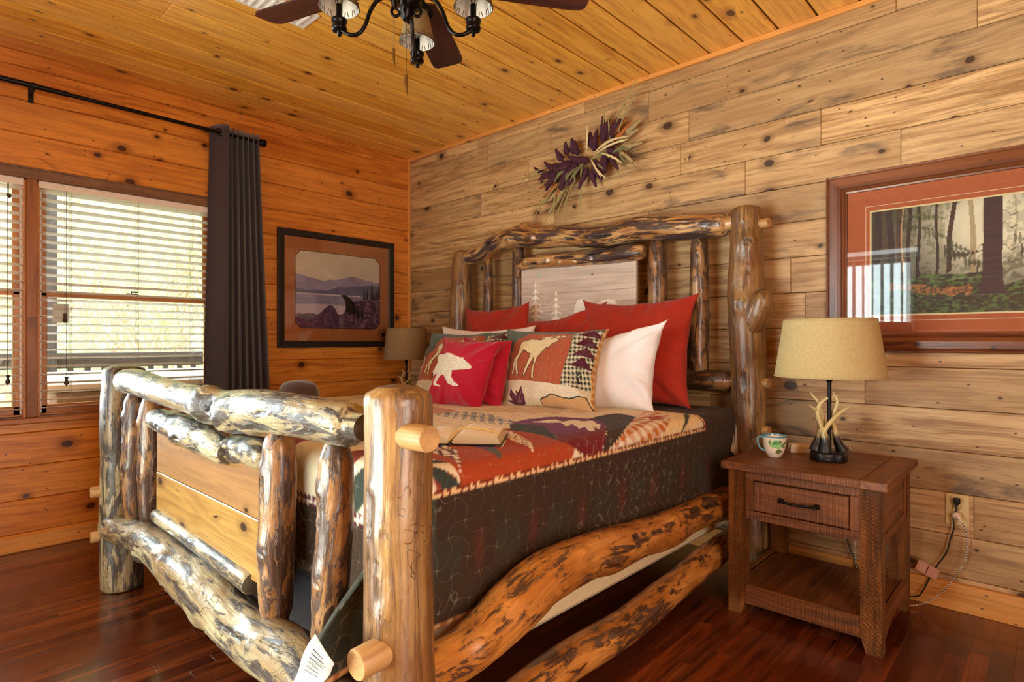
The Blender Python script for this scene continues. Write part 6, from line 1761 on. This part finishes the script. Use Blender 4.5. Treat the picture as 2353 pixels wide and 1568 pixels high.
# ================================================================ outside the windows
rg = random.Random(23)
M_DECK = wood('deck_boards', [hx('#b8a890'), hx('#8c7c68'), hx('#c4b8a4')], knots=.1, rough=.7, coat=0)
M_RAIL = wood('deck_rail', [hx('#5c544c'), hx('#3c3630'), hx('#6a6258')], knots=.1, rough=.7, coat=0)
def dark_leaf(name, c1, c2):
    t = NT(name); n = t.noise(t.n('TexCoord').outputs['Object'], 1.3, 3)
    r = t.n('ObjectInfo').outputs['Random']
    c = t.mix(t.maprange(n, .35, .65), c1, c2)
    d = t.n('BsdfDiffuse', {'Color': c}); tr = t.n('BsdfTranslucent', {'Color': c}); mx = t.n('MixShader', {0: .5, 1: d.outputs[0], 2: tr.outputs[0]})
    t.t.links.new(mx.outputs[0], t.out.inputs[0]); return t.done()
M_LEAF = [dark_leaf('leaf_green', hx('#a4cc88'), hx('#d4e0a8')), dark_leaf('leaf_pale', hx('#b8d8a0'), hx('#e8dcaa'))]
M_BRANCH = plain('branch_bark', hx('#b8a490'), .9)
m = MB()
for k in range(20): m.box((-2.55 + k * .125, -7, -.14), (-2.55 + k * .125 + .12, 3, -.11), .002, 1, rg.random())
tag(m.build('deck_floor', M_DECK), None, kind='structure')
m = MB(); m.grid(np.array([[(x, y, -1.6 - .06 * (x + 3) + .3 * float(vnoise(x * .3, y * .3, 0, 4))) for y in np.linspace(-26, 26, 30)] for x in np.linspace(-42, -2.6, 30)]))
tag(m.build('ground', plain('ground_leaves', hx('#b0b080'), .95)), None, kind='structure')
rl = empty('deck_railing', 'weathered deck railing with square posts outside the window', 'railing', (-2.2, -1.5, -.11))
m = MB(); m.box((-.07, -4.5, 1.115), (.07, 3.5, 1.155), .004, 1); m.box((-.02, -4.5, 1.02), (.02, 3.5, 1.11), .004, 1); m.box((-.02, -4.5, .08), (.02, 3.5, .17), .004, 1); m.build('rail', M_RAIL, rl)
for k in range(36):
    y = -3.4 + k * .125
    m = MB(); m.box((-.02, y - .02, .17), (.02, y + .02, 1.02), .002, 2); m.build('baluster', M_RAIL, rl)
for y in (-.68, 2.2):
    m = MB(); m.box((-.055, y - .055, 0), (.055, y + .055, 2.75), .004, 2); m.build('post', M_RAIL, rl)
tub = empty('hot_tub', 'covered hot tub with a pale lid on the deck outside', 'hot tub', (-1.02, -1.30, -.11))
m = MB(); m.box((-.62, -1.15, 0), (.62, 1.2, .93), .05, 2); m.build('cabinet', wood('tub_panel', [hx('#a89078'), hx('#8c7660'), hx('#a89078')], knots=0, rough=.6, coat=0), tub)
m = MB(); m.box((-.66, -1.19, .94), (.66, .0, 1.015), .03); m.box((-.66, .01, .94), (.66, 1.24, 1.015), .03); m.build('lid', plain('tub_lid', hx('#d8d8d4'), .5), tub)
m = MB(); m.box((.61, -1.0, .70), (.625, -.2, .86), .01); m.build('control_panel', plain('tub_grey', hx('#8c8c88'), .5), tub)

def tree(x, y, h, label, kind, seed, leaves=2600):
    r = random.Random(seed); T = empty('tree', label, 'tree', (x, y, -1.9), group='trees beyond the deck')
    segs = []
    def grow(p, d, L, rad, lev):
        n_ = 5; pts = [p]; q = np.array(p, float); dd = np.array(d, float)
        for i in range(n_):
            dd = dd + np.array([r.gauss(0, .10), r.gauss(0, .10), .03 + (.04 if lev else 0)]); dd /= np.linalg.norm(dd)
            q = q + dd * L / n_; pts.append(q.copy())
        segs.append((pts, rad, lev))
        if lev < 3:
            for i in range(2 if lev == 2 else 4 if lev == 0 else 3):
                s_ = pts[r.randint(2, n_)]; a = r.uniform(0, 6.28); nd = dd * .75 + np.array([math.cos(a), math.sin(a), r.uniform(-.1, .5)]) * .6
                grow(s_, nd / np.linalg.norm(nd), L * r.uniform(.5, .72), rad * .52, lev + 1)
    for st_ in range(3):
        a = r.uniform(0, 6.28); d = np.array([math.cos(a) * .28, math.sin(a) * .28, 1]); grow((r.uniform(-.1, .1), r.uniform(-.1, .1), 0), d / np.linalg.norm(d), h * .5, .055, 0)
    m = MB()
    for pts, rad, lev in segs: m.tube(pts, np.linspace(rad, rad * .55, len(pts)), 6 if lev else 9, cap=False)
    m.build('trunk', M_BRANCH, T)
    P = np.array([p for pts, rad, lev in segs if lev >= 2 for p in pts[1:]])
    rs = np.random.RandomState(seed); idx = rs.randint(0, len(P), leaves)
    C = P[idx] + rs.normal(0, .16, (leaves, 3))
    A = rs.normal(0, 1, (leaves, 3)); A /= np.linalg.norm(A, axis=1)[:, None]; B = np.cross(A, rs.normal(0, 1, (leaves, 3))); B /= np.linalg.norm(B, axis=1)[:, None]
    s_ = rs.uniform(.022, .045, (leaves, 1))
    V = np.stack([C - A * s_, C + B * s_ * .5, C + A * s_, C - B * s_ * .5], 1).reshape(-1, 3)
    m = MB(); m.add(V, (np.arange(leaves * 4).reshape(-1, 4)).tolist()); m.build('foliage', M_LEAF[kind], T)
for k, (x, y, h, lb) in enumerate([(-5.2, -.8, 6.0, 'nearest many-stemmed tree, in the middle of the window view'), (-6.6, .5, 6.6, 'leafy tree beyond the deck, toward the curtain side of the window view'),
                                   (-6.8, -1.75, 6.6, 'leafy tree at the left of the window view, behind the deck post'), (-10.2, .1, 8.2, 'farther pale tree rising between the nearer trees in the window'),
                                   (-11.4, 1.9, 9.0, 'farthest tree, glimpsed next to the curtain through the window')]):
    tree(x, y, h, lb, k % 2, 100 + k, 4200)
# wooded hillside far behind the trees
t = NT('hillside_leaves'); oc = t.n('TexCoord').outputs['Object']
n1 = t.noise(oc, .9, 6, .7); n2 = t.noise(oc, 4.0, 4, .7)
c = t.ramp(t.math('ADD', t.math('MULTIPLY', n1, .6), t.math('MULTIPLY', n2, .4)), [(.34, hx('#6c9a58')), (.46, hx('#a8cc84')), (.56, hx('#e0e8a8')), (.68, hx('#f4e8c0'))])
t.bsdf(c, .95)
m = MB(); yy = np.linspace(-30, 30, 60); zz = np.linspace(-3, 16, 24)
m.grid(np.array([[(-17 - 6 * (z + 3) / 19 + 1.2 * float(vnoise(y * .35, z * .35, 0, 5)), y, z + .8 * float(vnoise(y * .5, z * .5, 2, 6))) for z in zz] for y in yy]))
tag(m.build('hillside', t.done()), None, kind='structure')
